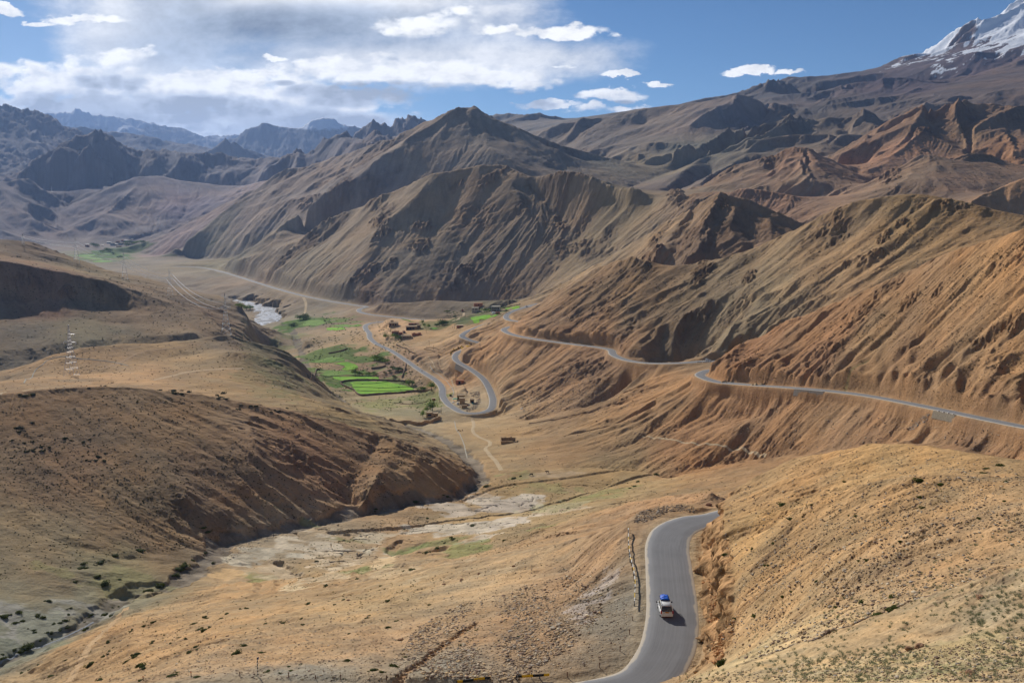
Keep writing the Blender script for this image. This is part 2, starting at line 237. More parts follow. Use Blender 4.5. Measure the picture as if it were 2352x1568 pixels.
# amplitude of the erosion: flats (fields, platforms) stay calm
def erode(Z,U,V,octs):
    Y=np.exp(V)[:,None].astype(np.float32); uu=np.broadcast_to(U[None],Z.shape); vv=np.broadcast_to(V[:,None],Z.shape)
    for (lam,amp,seed) in octs:
        gx,gy=grads(Z,U,V)
        n=int(max(1,(lam/6/(U[1]-U[0]))**2)); n=min(n,12)
        gx=blur(gx,n); gy=blur(gy,n); g=np.sqrt(gx*gx+gy*gy)+1e-5
        k=np.clip((g-0.06)/0.35,0,1)
        st=np.clip(g/0.25,0,1)
        val=gully(uu/lam,vv/lam,-gy/g,gx/g,seed)
        val=np.where(val>0,val,val*1.15)
        Z=Z+amp*lam*Y*k*(1+0.3*k)*val
    return Z

def lic(N,gx,gy,steps,stop=0.03):
    """noise smeared along the fall line: furrows that gather in the hollows and fan off the crests"""
    nv,nu=N.shape; g=np.sqrt(gx*gx+gy*gy)+1e-6; vx=(gx/g).astype(np.float32); vy=(gy/g).astype(np.float32)
    vx=vx.ravel(); vy=vy.ravel(); Nf=N.ravel(); acc=Nf.copy(); 
    X0=np.tile(np.arange(nu,dtype=np.float32),nv); Y0=np.repeat(np.arange(nv,dtype=np.float32),nu)
    for sg in (1.0,-1.0):
        x=X0.copy(); y=Y0.copy(); k=np.arange(nv*nu)
        for s in range(steps):
            x+=sg*vx[k]*LR; y+=sg*vy[k]
            np.clip(x,0,nu-1,out=x); np.clip(y,0,nv-1,out=y)
            k=(y+0.5).astype(np.int32)*nu+(x+0.5).astype(np.int32)
            np.clip(k,0,nv*nu-1,out=k)
            acc+=Nf[k]
    acc=acc.reshape(nv,nu); acc-=acc.mean(); return acc/acc.std()
LR=1.0
# ------------------------------------------------------------------ fine surface
Q=1.0
def vrows():
    r=[V0]
    def sp(v):
        D=math.exp(v)
        if D<60: return .0032
        if D<95: return .0022
        if D<1150: return .0012
        if D<2300: return .0014
        if D<5200: return .0018
        return .0032
    while r[-1]<V1: r.append(r[-1]+sp(r[-1])/Q)
    return np.array(r)
UF=np.linspace(U0,U1,int(1420*Q)); VF=vrows()
YF=np.exp(VF)
# strength of the erosion by distance
def amp_field(U,V):
    Y=np.exp(V)[:,None]; u=U[None]
    a=np.interp(Y,[15,100,240,330,600,1100,1800,3000,5000,8000,30000],[.4,.75,.75,.95,.9,.75,.65,.65,.8,.9,1.0])
    return (a*np.ones_like(u)).astype(np.float32)
AC=amp_field(UC,VC)
def erode2(Z,U,V,lam,amp,seed,A,k0=.05,k1=.4):
    gx,gy=grads(Z,U,V); n=4 if lam<.03 else 10
    gx=blur(gx,n); gy=blur(gy,n); g=np.sqrt(gx*gx+gy*gy)+1e-5
    k=np.clip((g-k0)/k1,0,1.2)
    uu=U[None]+0*V[:,None]; vv=V[:,None]+0*U[None]
    wx=0.25*lam*vnoise(uu/lam*1.3,vv/lam*1.3,seed+50); 
    val=gully((uu+wx)/lam,(vv-wx)/lam,-gy/g,gx/g,seed)
    val=1-2*np.abs(val)**0.8   # sharp spurs
    return Z+amp*lam*np.exp(V)[:,None]*k*A*(-val if False else val)
VAR=np.clip(.75+1.5*fbm(UC[None]*7+0*VC[:,None],VC[:,None]*7+0*UC[None],777,3),.12,1.7).astype(np.float32)
FARM=np.interp(np.exp(VC),[1300,2000,40000],[0,1,1])[:,None].astype(np.float32)
RGT=np.clip((UC-.02)/.06,0,1)[None]*np.interp(np.exp(VC),[2300,2900],[0,1])[:,None]+np.clip((-.05-UC)/.1,0,1)[None]*np.interp(np.exp(VC),[4200,4700,6500,7500],[0,1,1,.2])[:,None]
ZE=erode2(ZC,UC,VC,0.15,0.016,17,(FARM*VAR*(1+2.1*RGT)).astype(np.float32),.05,.35)
ZE=erode2(ZE,UC,VC,0.075,0.024,11,AC*VAR*(1-.2*FARM))
ZE=erode2(ZE,UC,VC,0.040,0.016,23,AC*VAR[::-1,::-1]*(1-.3*FARM))
uC=UC[None]+0*VC[:,None]; vC=VC[:,None]+0*UC[None]
gx,gy=grads(blur(ZE,12),UC,VC); gC=np.sqrt(gx*gx+gy*gy); kC=np.clip((gC-.06)/.35,0,1.3)*AC
LM=lic(vnoise(uC/.011,vC/.011,61),gx,gy,26)
ZE=ZE-np.exp(VC)[:,None]*kC*0.0011*(1-.45*FARM)*(np.clip(LM,-1,3)+0.35*np.clip(LM-.8,0,3)*2)
log('eroded coarse')
# resample on the fine rows
def resample(Z):
    fu=(UF-U0)/DU; i=np.clip(fu.astype(int),0,Z.shape[1]-2); a=(fu-i).astype(np.float32)
    fv=(VF-V0)/DU; j=np.clip(fv.astype(int),0,Z.shape[0]-2); b=(fv-j).astype(np.float32)[:,None]
    Z=Z.astype(np.float32)
    A=Z[j]*(1-b)+Z[j+1]*b
    return A[:,i]*(1-a)+A[:,i+1]*a
ZF=resample(ZE)
uuF=np.broadcast_to(UF[None].astype(np.float32),ZF.shape); vvF=np.broadcast_to(VF[:,None].astype(np.float32),ZF.shape)
YY=YF[:,None].astype(np.float32)
gx,gy=grads(blur(ZF,6),UF,VF); SL=np.sqrt(gx*gx+gy*gy)
AF=amp_field(UF,VF); kF=np.clip((SL-.05)/.35,0,1.3)*AF
LR=0.0012/(UF[1]-UF[0])*1.2
LF=lic((hsh(np.arange(ZF.shape[0])[:,None]//2+np.zeros(ZF.shape[1],int)[None],np.arange(ZF.shape[1])[None]//2+np.zeros(ZF.shape[0],int)[:,None],5)-.5),gx,gy,22)
LFs=blur(LF,1)
ZF=ZF-YY*kF*0.00034*np.clip(LFs,-1.5,3)*np.clip(.8+1.2*fbm(uuF*11,vvF*11,778,3),.2,1.8)
n1=fbm(uuF*60,vvF*60,5,4); n2=fbm(uuF*260,vvF*260,9,2)
ZF=ZF+YY*(0.0007*n1+0.00016*n2)*np.clip(SL*2.5,0.18,1.2)*(.4+.6*np.clip(AF,0,1.2))
# rock ribs where the slope is steep and the noise says so
rk=fbm(uuF*22,vvF*22,301,3)
ROCK=np.clip((rk-.25)*2.2,0,1)*np.clip((SL-.28)/.3,0,1)
ZF=ZF+YY*0.0016*ROCK*(1-2*np.abs(fbm(uuF*130,vvF*130,303,3)))*np.clip(AF,0,1.5)
# crags on the far left ranges
far=np.clip((YY-5200)/1500,0,1)*np.clip((0.0-uuF)/0.1+0.2,0,1)
band=np.interp(np.log(YY),np.log([5200,6200,6700,7200,7600,7900,8300,9000,9400,9900,14000,20000]),[.1,.5,.8,.2,1,1,.3,1.1,1.1,.25,.3,.7]).astype(np.float32)
ZF=ZF+far*band*YY*(0.0022*(1-2*np.abs(fbm(uuF*95,vvF*95,77,4,0.6)))+0.0030*(1-2*np.abs(fbm(uuF*48,vvF*30,79,2,0.5))))
log('detail')
def zat(X,Y):
    X=np.asarray(X,float);Y=np.asarray(Y,float)
    u=X/Y; v=np.log(Y)
    fu=np.clip((u-U0)/(UF[1]-UF[0]),0,len(UF)-1.001); i=fu.astype(int); a=fu-i
    j=np.clip(np.searchsorted(VF,v)-1,0,len(VF)-2); b=(v-VF[j])/(VF[j+1]-VF[j])
    return (ZF[j,i]*(1-a)+ZF[j,i+1]*a)*(1-b)+(ZF[j+1,i]*(1-a)+ZF[j+1,i+1]*a)*b
def plan(l):
    S=smooth_line(l,0.0006); D=np.exp(S[:,1]); return np.stack([S[:,0]*D,D,S[:,2]*D],1)
def resampled(P,step):
    d=np.r_[0,np.cumsum(np.hypot(np.diff(P[:,0]),np.diff(P[:,1])))]
    n=max(2,int(d[-1]/step)+1); t=np.linspace(0,d[-1],n)
    return np.stack([np.interp(t,d,P[:,k]) for k in range(3)],1)
def window(x,y,r):
    j0=max(0,np.searchsorted(VF,math.log(max(y-r,14.1)))-1); j1=min(len(VF),np.searchsorted(VF,math.log(y+r))+1)
    ua=min((x-r)/(y-r) if y>r*1.2 else -1,(x-r)/(y+r)); ub=max((x+r)/max(y-r,5),(x+r)/(y+r))
    i0=int(max(0,(ua-U0)/(UF[1]-UF[0]))); i1=int(min(len(UF),(ub-U0)/(UF[1]-UF[0])+2))
    return j0,j1,i0,i1
def corridor(P,flat,reach,drop=0.12,cut=0):
    """nearest distance / height to a plan line, then level the ground along it"""
    global ZF
    dist=np.full(ZF.shape,1e9,np.float32); zr=np.zeros(ZF.shape,np.float32)
    R=flat+reach if not cut else 42
    for x,y,z in P:
        j0,j1,i0,i1=window(x,y,R)
        if j1<=j0 or i1<=i0: continue
        X=uuF[j0:j1,i0:i1]*YY[j0:j1]; d=np.hypot(X-x,YY[j0:j1]-y)
        s=dist[j0:j1,i0:i1]; q=d<s
        s[q]=d[q]; zr[j0:j1,i0:i1][q]=z
    if cut:
        up=np.clip((ZF-zr-.6)/2.2,0,1); d=dist; a=np.clip((d-flat-.5)/2.2,0,1); a=a*a*(3-2*a); b=np.clip((d-12)/30,0,1); b=b*b*(3-2*b)
        ZF=np.where(d<42,ZF+cut*up*a*(1-b)*np.clip(.7+.9*fbm(uuF*45,vvF*45,888,2),.2,1.6)*np.clip((1500-YY)/500,.25,1),ZF)
    m=dist<flat+reach
    t=np.clip((dist-flat)/reach,0,1); t=t*t*(3-2*t)
    ZF=np.where(m,(zr-drop)*(1-t)+ZF*t,ZF)
    return dist
road_pl=[]
for k,r in enumerate(ROADS):
    P=resampled(plan(r),1.0)
    # even out the gradient
    for _ in range(200 if k else 40): P[1:-1,2]=0.5*P[1:-1,2]+0.25*(P[:-2,2]+P[2:,2])
    road_pl.append(P); g=np.diff(P[:,2])/np.hypot(np.diff(P[:,0]),np.diff(P[:,1])); log('road',len(P),'grade',np.abs(g).max(),np.abs(g).mean())
_f=road_pl[1][road_pl[1][:,1]>1350]; corridor(_f,11,22,.4)
RD=np.minimum(corridor(road_pl[0],4.6,1.4),corridor(road_pl[1],5.2,2.2,cut=4.5)); log('roads carved')

# the roadside cliff is broken rock
cl=np.clip((grads(ZF,UF,VF)[0].__abs__()-.9)/1.2,0,1)*((YY>90)&(YY<215)&(uuF>.165)&(uuF<.235))
cl=blur(cl.astype(np.float32),3); CLIFF=np.clip(cl*1.6,0,1)
ZF=ZF+CLIFF*(.55*(fbm(uuF*70,vvF*55,901,3)))
XO=CLIFF*(1.15*fbm(YY*.16+0*uuF,ZF*.42,905,4)+.35*fbm(YY*.9+uuF*40,ZF*1.3,907,3)).astype(np.float32)
XO=XO+.25*np.abs(fbm(YY*.35+0*uuF,ZF*.1,909,3))*CLIFF
# stream bed cut into the valley floor
creek_pl=resampled(plan(CREEK),1.5)
def dist_to(P,R):
    dist=np.full(ZF.shape,1e9,np.float32)
    for x,y,z in P:
        j0,j1,i0,i1=window(x,y,R)
        if j1<=j0 or i1<=i0: continue
        d=np.hypot(uuF[j0:j1,i0:i1]*YY[j0:j1]-x,YY[j0:j1]-y); np.minimum(dist[j0:j1,i0:i1],d,out=dist[j0:j1,i0:i1])
    return dist
CD=dist_to(creek_pl,16)
wv=2.2*fbm(uuF*40,vvF*40,700,3)+.8*fbm(uuF*150,vvF*150,701,2)
cdw=CD+wv
t_=np.clip((cdw-4.0)/2.6,0,1); t_=t_*t_*(3-2*t_)
ZF=ZF-(1-t_)*(1.3+.25*n1)*(CD<15)
CREEKM=(1-np.clip((cdw-4.4)/1.2,0,1))*(CD<15)
# gullies wandering over the flats
def track_pts(pts,step=2.0):
    return resampled(plan(pts),step)
for pts,w,dp in (([(1700,1085,560),(1500,1100,-166),(1440,1110,-167),(1350,1140,-167),(1230,1180,-166),(1150,1190,-164.5),(1010,1200,-163),(900,1212,-161),(760,1225,-159)],1.2,1.3),([(1060,1150,-166),(1150,1120,-169),(1300,1108,-170),(1420,1090,-168)],1.0,.9),([(1300,1000,700),(1400,975,690),(1500,930,700)],1.0,2.0),
  ([(920,1245,-160),(900,1270,-158),(940,1290,-157),(1020,1290,-156)],1.5,1.5),([(640,1290,-156),(700,1330,-153),(745,1360,-151)],1.3,1.6),([(290,1362,-149),(330,1375,-148),(420,1350,-150)],2.5,1.5)):
    P=track_pts(pts); d=dist_to(P,9)+.9*fbm(uuF*90,vvF*90,710,3)
    ZF=ZF-dp*(1-np.clip((d-w)/1.6,0,1))*(d<8)
P=track_pts([(870,1566,116),(950,1524,127),(1010,1490,139),(1060,1464,150),(1092,1452,157)],1.0); GD=dist_to(P,4)+.35*fbm(uuF*300,vvF*300,715,3)
ZF=ZF-.5*(1-np.clip((GD-.35)/.7,0,1))*(GD<3)
# rills over the valley floor
fl=np.clip((YY-300)/40,0,1)*np.clip((640-YY)/40,0,1)*np.clip((.35-SL)/.12,0,1)*np.clip((uuF+.30)/.03,0,1)*np.clip((.24-uuF)/.03,0,1)
rl=np.abs(fbm(uuF*30+.5*fbm(uuF*60,vvF*60,721,2),vvF*30,720,3)); RILL=np.clip(1-rl*14,0,1)*fl*np.clip(.3+1.6*fbm(uuF*12,vvF*12,722,2),0,1)
ZF=ZF-1.5*RILL
# low eroded bank at the meander
for pts,h in (([(1165,1087,-169),(1220,1079,-168),(1300,1075,-167),(1400,1078,-166),(1480,1087,-165),(1540,1103,-163)],0),):
    pass
# river flat
RIV=np.array([(math.exp(pt(q)[1])*pt(q)[0],math.exp(pt(q)[1])) for q in [(528,683,-280),(560,688,-280),(600,696,-280),(640,708,-280),(655,722,-280),(642,738,-280),(607,752,-280),(592,772,-280),(570,778,-280),(564,766,-280),(583,742,-280),(582,716,-280),(556,700,-280),(530,690,-280)]])
def inpoly(x,y,P):
    r=np.zeros(np.broadcast(x,y).shape,bool); n=len(P)
    for k in range(n):
        x1,y1=P[k]; x2,y2=P[(k+1)%n]
        c=((y1>y)!=(y2>y))&(x<(x2-x1)*(y-y1)/(y2-y1+1e-12)+x1); r^=c
    return r
j0=int(np.searchsorted(VF,math.log(RIV[:,1].min())))-2; j1=int(np.searchsorted(VF,math.log(RIV[:,1].max())))+2
RM=inpoly(uuF[j0:j1]*YY[j0:j1]+20*fbm(uuF[j0:j1]*80,vvF[j0:j1]*80,811,3)*1.0,YY[j0:j1]+20*fbm(uuF[j0:j1]*80,vvF[j0:j1]*80,812,3),RIV)
P=pt((600,745,-280)); RZ=P[2]*math.exp(P[1]); P=pt((530,686,-280)); RZ2=P[2]*math.exp(P[1]); log('river',RZ,RZ2)
RW=0.5*(RZ+RZ2)
sub=ZF[j0:j1]; sub[:]=np.where(blur(RM.astype(np.float32),4)>.05,np.minimum(sub,RW+30),sub); sub[RM]=RW-.6+0*sub[RM]
ZF[j0:j1]=sub
# ------------------------------------------------------------------ sighting helpers
SR=ZF/YY
def gat(px,py,dmin=None,dmax=None):
    """first ground met by a sight line -> world point"""
    u=px2u(px,py); s=slope(py,PN)
    f=(u-U0)/(UF[1]-UF[0]); i=int(np.clip(f,0,len(UF)-2)); a=f-i
    col=SR[:,i]*(1-a)+SR[:,i+1]*a
    lo=0 if dmin is None else np.searchsorted(VF,math.log(dmin))
    w=np.nonzero(col[lo:]>=s)[0]
    j=(w[0]+lo) if len(w) else len(VF)-1
    if j<=lo: D=YF[lo]
    else:
        t=(s-col[j-1])/(col[j]-col[j-1]+1e-9); D=math.exp(VF[j-1]+(VF[j]-VF[j-1])*min(max(t,0),1))
    if dmax and D>dmax: D=dmax
    return (u*D,D,float(zat([u*D],[D])[0]))
OUTC=[(1885,532,40,12),(2108,482,24,13),(2085,505,20,10),(2000,590,42,9),(1955,603,28,8),(2222,640,28,12),(2090,690,28,13),(2150,672,18,10),(2268,782,42,15),(2335,735,18,22),(1612,603,22,10),(1130,402,36,15),(1100,396,20,8),(1060,422,24,9),(1340,404,28,9),(1290,401,18,7),(1262,452,12,8),(780,492,34,12),(870,462,24,10),(980,520,28,16),(960,565,24,20),(900,605,34,22),(820,642,28,16),(1070,625,22,20),(1000,292,18,8),(1060,560,12,22),(2130,262,28,12),(2045,400,22,10),(1762,372,22,8),(1550,447,18,6),(90,655,30,15),(30,642,25,14),(150,668,18,10),(1500,600,24,8),(1660,470,18,12),(700,470,30,10),(1760,860,40,10),(1690,850,30,12),(200,360,50,14),(1720,640,16,12),(2180,470,30,7),(2030,545,14,10)]
OUTM=np.zeros_like(ZF); on=fbm(uuF*55,vvF*55,610,3); on2=1-2*np.abs(fbm(uuF*150,vvF*120,612,4,.6))
for (a,b,rx,ry) in OUTC:
    q=gat(a,b); D=q[1]; u0=q[0]/D; l1=gat(a,b+ry)[1]; l2=gat(a,b-ry)[1]; rv=min(abs(math.log(l2/l1))/2+2e-3,.12)
    d2=((uuF-u0)/(rx/F))**2+((vvF-math.log(D))/rv)**2
    OUTM=np.maximum(OUTM,np.clip(1.1-d2+on*1.2,0,1)*(d2<3))
OUTM=blur(OUTM.astype(np.float32),1)
ZF=ZF+YY*OUTM*(.0008+.0020*on2); SR=ZF/YY
def lin(r,g,b):
    f=lambda c:(c/255/12.92 if c<=10 else ((c/255+.055)/1.055)**2.4)
    return (f(r),f(g),f(b))
# ------------------------------------------------------------------ what the ground is made of
# soil colours as seen, sampled all over the valley (mark, mark, r,g,b; far and shaded marks have shade mixed into the soil colour)
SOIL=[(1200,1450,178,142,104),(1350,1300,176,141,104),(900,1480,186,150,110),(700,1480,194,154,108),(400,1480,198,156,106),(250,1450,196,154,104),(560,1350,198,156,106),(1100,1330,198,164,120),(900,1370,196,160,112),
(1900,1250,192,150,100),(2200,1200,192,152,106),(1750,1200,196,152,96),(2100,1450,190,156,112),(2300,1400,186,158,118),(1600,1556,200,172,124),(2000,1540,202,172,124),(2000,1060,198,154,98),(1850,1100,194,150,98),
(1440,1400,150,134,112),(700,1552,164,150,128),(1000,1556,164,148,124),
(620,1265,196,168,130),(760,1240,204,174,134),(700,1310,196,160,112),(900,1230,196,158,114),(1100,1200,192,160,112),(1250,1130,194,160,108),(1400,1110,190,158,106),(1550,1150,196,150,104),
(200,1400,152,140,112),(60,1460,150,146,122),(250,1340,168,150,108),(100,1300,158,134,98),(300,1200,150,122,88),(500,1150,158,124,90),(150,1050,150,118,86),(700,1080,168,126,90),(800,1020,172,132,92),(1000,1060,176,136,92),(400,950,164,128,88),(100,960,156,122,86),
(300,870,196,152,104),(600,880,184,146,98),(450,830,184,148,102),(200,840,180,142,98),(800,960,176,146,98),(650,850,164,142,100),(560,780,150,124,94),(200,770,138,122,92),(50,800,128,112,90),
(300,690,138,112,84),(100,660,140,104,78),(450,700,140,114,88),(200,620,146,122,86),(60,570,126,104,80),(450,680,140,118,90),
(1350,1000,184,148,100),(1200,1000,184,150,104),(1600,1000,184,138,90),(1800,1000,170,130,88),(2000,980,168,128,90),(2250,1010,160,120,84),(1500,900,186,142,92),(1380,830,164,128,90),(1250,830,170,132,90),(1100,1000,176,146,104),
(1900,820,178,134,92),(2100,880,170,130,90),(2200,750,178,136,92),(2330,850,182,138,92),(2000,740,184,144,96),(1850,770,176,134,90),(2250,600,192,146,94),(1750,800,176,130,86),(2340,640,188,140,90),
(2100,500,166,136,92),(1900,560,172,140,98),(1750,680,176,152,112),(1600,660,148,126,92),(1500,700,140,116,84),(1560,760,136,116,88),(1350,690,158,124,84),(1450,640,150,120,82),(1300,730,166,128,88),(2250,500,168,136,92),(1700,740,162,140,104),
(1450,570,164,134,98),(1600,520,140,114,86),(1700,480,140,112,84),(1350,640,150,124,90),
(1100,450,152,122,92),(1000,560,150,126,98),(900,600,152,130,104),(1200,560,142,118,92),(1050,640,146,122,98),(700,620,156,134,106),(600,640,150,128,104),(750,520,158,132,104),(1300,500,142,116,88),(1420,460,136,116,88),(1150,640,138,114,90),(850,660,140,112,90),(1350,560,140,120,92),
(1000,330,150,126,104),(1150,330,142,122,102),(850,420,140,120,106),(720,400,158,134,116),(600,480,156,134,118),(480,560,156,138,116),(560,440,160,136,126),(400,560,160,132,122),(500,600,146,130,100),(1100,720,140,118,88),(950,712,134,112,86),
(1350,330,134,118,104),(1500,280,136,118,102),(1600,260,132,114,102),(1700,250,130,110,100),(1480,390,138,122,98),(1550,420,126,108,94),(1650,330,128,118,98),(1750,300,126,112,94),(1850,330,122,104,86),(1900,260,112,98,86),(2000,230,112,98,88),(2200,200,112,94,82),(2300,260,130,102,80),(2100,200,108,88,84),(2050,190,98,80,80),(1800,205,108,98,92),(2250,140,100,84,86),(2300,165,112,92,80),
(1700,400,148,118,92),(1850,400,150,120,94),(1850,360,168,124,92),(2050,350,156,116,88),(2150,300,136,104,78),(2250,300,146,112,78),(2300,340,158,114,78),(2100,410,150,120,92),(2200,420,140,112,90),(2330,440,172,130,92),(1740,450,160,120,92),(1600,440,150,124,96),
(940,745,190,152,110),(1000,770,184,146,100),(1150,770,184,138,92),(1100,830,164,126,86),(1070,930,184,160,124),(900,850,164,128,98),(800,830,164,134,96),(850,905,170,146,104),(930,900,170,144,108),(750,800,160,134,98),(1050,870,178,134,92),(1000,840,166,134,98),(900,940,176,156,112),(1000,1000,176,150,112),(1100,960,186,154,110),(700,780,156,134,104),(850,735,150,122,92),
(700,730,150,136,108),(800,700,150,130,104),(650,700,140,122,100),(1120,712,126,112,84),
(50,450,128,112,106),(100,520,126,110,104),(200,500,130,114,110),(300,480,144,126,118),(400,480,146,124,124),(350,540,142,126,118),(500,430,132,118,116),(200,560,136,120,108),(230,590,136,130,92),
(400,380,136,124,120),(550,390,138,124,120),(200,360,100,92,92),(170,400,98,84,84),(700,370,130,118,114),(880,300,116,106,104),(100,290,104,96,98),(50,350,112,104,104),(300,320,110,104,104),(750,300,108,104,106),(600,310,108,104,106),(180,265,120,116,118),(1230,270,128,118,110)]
def SOILF(c):
    l=.3*c[0]+.6*c[1]+.1*c[2]; return tuple(k*.94 for k in (c[0]*.90+l*.09,c[1]*.97+l*.05,c[2]*.93+l*.09))
SOIL=[(gat(a,b),SOILF(lin(r,g,bb))) for a,b,r,g,bb in SOIL]
sx=np.array([p[0]/p[1] for p,c in SOIL]); sy=np.array([math.log(p[1]) for p,c in SOIL]); sc=np.array([c for p,c in SOIL],np.float32)
step=5
ui=UF[::step]; vi=VF[::step]
num=np.zeros((len(vi),len(ui),3),np.float32); den=np.zeros((len(vi),len(ui)),np.float32)
wu=0.012*fbm(ui[None]*25+0*vi[:,None],vi[:,None]*25+0*ui[None],401,3); wv=0.02*fbm(ui[None]*25+0*vi[:,None],vi[:,None]*25+0*ui[None],402,3)
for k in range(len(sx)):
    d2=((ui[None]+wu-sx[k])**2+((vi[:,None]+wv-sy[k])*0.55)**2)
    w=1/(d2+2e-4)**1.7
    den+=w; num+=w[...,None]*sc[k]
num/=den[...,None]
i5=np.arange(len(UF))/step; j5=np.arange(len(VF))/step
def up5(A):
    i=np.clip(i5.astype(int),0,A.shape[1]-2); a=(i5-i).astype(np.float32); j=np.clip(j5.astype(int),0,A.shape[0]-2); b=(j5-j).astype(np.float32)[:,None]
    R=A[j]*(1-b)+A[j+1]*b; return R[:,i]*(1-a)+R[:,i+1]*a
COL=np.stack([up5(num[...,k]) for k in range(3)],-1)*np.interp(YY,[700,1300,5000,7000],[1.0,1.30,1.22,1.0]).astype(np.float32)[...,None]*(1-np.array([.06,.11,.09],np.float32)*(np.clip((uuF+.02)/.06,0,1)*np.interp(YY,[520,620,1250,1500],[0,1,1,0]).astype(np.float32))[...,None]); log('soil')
# mottling: ochre, grey and olive drifts, pale streaks down the fall line, stones
SL=blur(SL,2)
m1=fbm(uuF*18,vvF*18,501,4); m2=fbm(uuF*70,vvF*70,511,3); m3=np.clip(LFs,-2.5,2.5)
lum=1+0.13*m1+0.09*m2+0.07*m3*np.clip(SL*3,0,1)+.10*(hsh((vvF*2400).astype(np.int64),(uuF*1600).astype(np.int64),7)-.5)
COL=COL*lum[...,None]
warm=0.05*m1+0.06*fbm(uuF*33,vvF*33,521,3)
COL[...,0]*=1+warm*.7; COL[...,2]*=1-warm*.8
rkc=np.array(lin(96,76,62),np.float32)
r=(ROCK*np.clip(.5+.5*fbm(uuF*90,vvF*90,531,2),0,1))[...,None]*0.6
COL=COL*(1-r)+rkc*r
r=(OUTM*np.clip(.7+.5*on2,0,1))[...,None]*.6; COL=COL*(1-r)+(COL*.35+np.array(lin(104,72,52),np.float32)*.55)*r
# steep cuts beside the roads are raw ochre
cut=(np.clip(1-np.abs(RD-6.5)/3,0,1)*np.clip((SL-.5)/.4,0,1))[...,None]*.5
COL=COL*(1-cut)+np.array(SOILF(lin(176,134,92)),np.float32)*cut
# verge
vg=np.clip(1-(RD-3.2)/2.6,0,1)[...,None]*.65*np.interp(YY,[1200,1600],[1,.4]).astype(np.float32)[...,None]
COL=COL*(1-vg)+np.array(lin(186,166,134),np.float32)*(.85+.25*m2[...,None])*vg
# stream gravel, raw cliff, bright alkali flats, damp green ground
g=CREEKM[...,None]; COL=COL*(1-g*.8)+np.array(lin(136,126,112),np.float32)*(.9+.4*m2[...,None])*g*.8
g=CLIFF[...,None]*.75; COL=COL*(1-g)+np.array(SOILF(lin(190,142,92)),np.float32)*(.85+.6*fbm(YY*.5+0*uuF,ZF*.9,541,3)[...,None])*g
PATCH=[(560,1290,40,12,.8,(214,196,166)),(680,1275,50,10,1,(226,208,178)),(740,1255,60,8,1,(228,210,182)),(600,1330,40,8,.7,(150,146,88)),(680,1350,40,8,.8,(226,196,150)),(840,1310,70,8,.8,(142,142,84)),(790,1240,70,7,.6,(146,144,88)),(1000,1250,80,6,.6,(140,142,84)),(1060,1290,40,5,.6,(200,170,130)),(520,1320,40,10,.6,(222,178,120)),(880,1290,30,8,.9,(226,190,140)),(1230,1210,60,6,.6,(146,146,88)),(1400,1130,80,6,.5,(150,146,86)),(1190,1150,110,16,.9,(222,202,176)),(1030,1170,60,14,.8,(218,196,170)),(1130,1205,90,10,.85,(220,200,176)),(980,1215,60,10,.85,(220,200,172)),(820,1270,60,14,.9,(224,204,172)),(740,1330,50,12,.8,(216,186,144)),(1110,1235,50,7,.8,(220,198,170)),(1290,1165,60,10,.6,(212,188,156)),(1250,1090,80,6,.5,(206,176,140)),(950,1330,30,8,.5,(214,186,144)),(610,1270,50,14,.85,(214,196,166)),(700,1245,100,26,.95,(222,200,168)),(760,1290,70,20,.7,(222,196,160)),(1180,1165,60,14,.7,(214,192,168)),(1050,1215,90,12,.8,(216,196,168)),(640,1310,60,18,.6,(220,192,154)),(850,1230,60,14,.7,(216,194,160)),(900,1310,60,14,.6,(214,184,140)),(1120,1140,40,10,.6,(214,192,164)),
 (60,1440,130,50,.8,(172,164,150)),(200,1400,90,22,.7,(170,162,146)),(1440,1420,60,160,.0,(176,166,158)),(1380,1340,40,30,.5,(196,180,168)),(1350,1390,50,25,.45,(190,176,168)),
 (930,1260,60,10,.6,(138,142,84)),(700,1200,60,10,.5,(140,142,88)),(1330,1150,100,14,.45,(150,146,90)),(1250,1120,80,12,.45,(150,146,90)),(1180,1090,50,8,.5,(146,142,86)),(250,1330,120,30,.5,(146,138,88)),(100,1490,60,20,.3,(124,130,88)),(1080,1270,60,8,.6,(132,140,76)),
 (760,815,60,14,.9,(118,132,66)),(800,870,95,28,.95,(104,128,52)),(850,830,55,18,.9,(112,128,60)),(740,860,40,14,.7,(124,132,68)),(900,880,40,18,.7,(96,120,52)),(870,930,50,14,.6,(150,148,86)),(700,745,60,14,.95,(104,126,56)),(780,742,50,8,.8,(116,134,62)),(660,775,40,12,.5,(130,134,80)),(1000,745,50,10,.6,(100,112,60)),(1110,728,60,12,.6,(110,116,66)),(1060,735,30,8,.6,(92,104,58)),
 (240,592,60,12,.85,(96,122,62)),(300,566,60,5,.7,(92,110,60)),(400,586,90,3,.6,(70,84,54)),(980,925,40,20,.6,(108,124,60)),(660,870,50,40,.4,(140,138,88)),(600,800,60,20,.35,(136,130,86)),(2150,1540,200,14,.35,(140,146,92)),(2200,1490,160,20,.25,(140,142,90)),(1950,860,40,10,.4,(130,128,76)),(1640,855,9,9,.0,(230,230,225))]
RR=RILL[...,None]*.35; COL=COL*(1-RR)+np.array(lin(120,92,66),np.float32)*RR
GG=(np.clip(1-(GD-.3)/.8,0,1)*(GD<3))[...,None]*.7; COL=COL*(1-GG)+np.array(SOILF(lin(192,138,84)),np.float32)*GG
nz=m2*.7+m1*.8
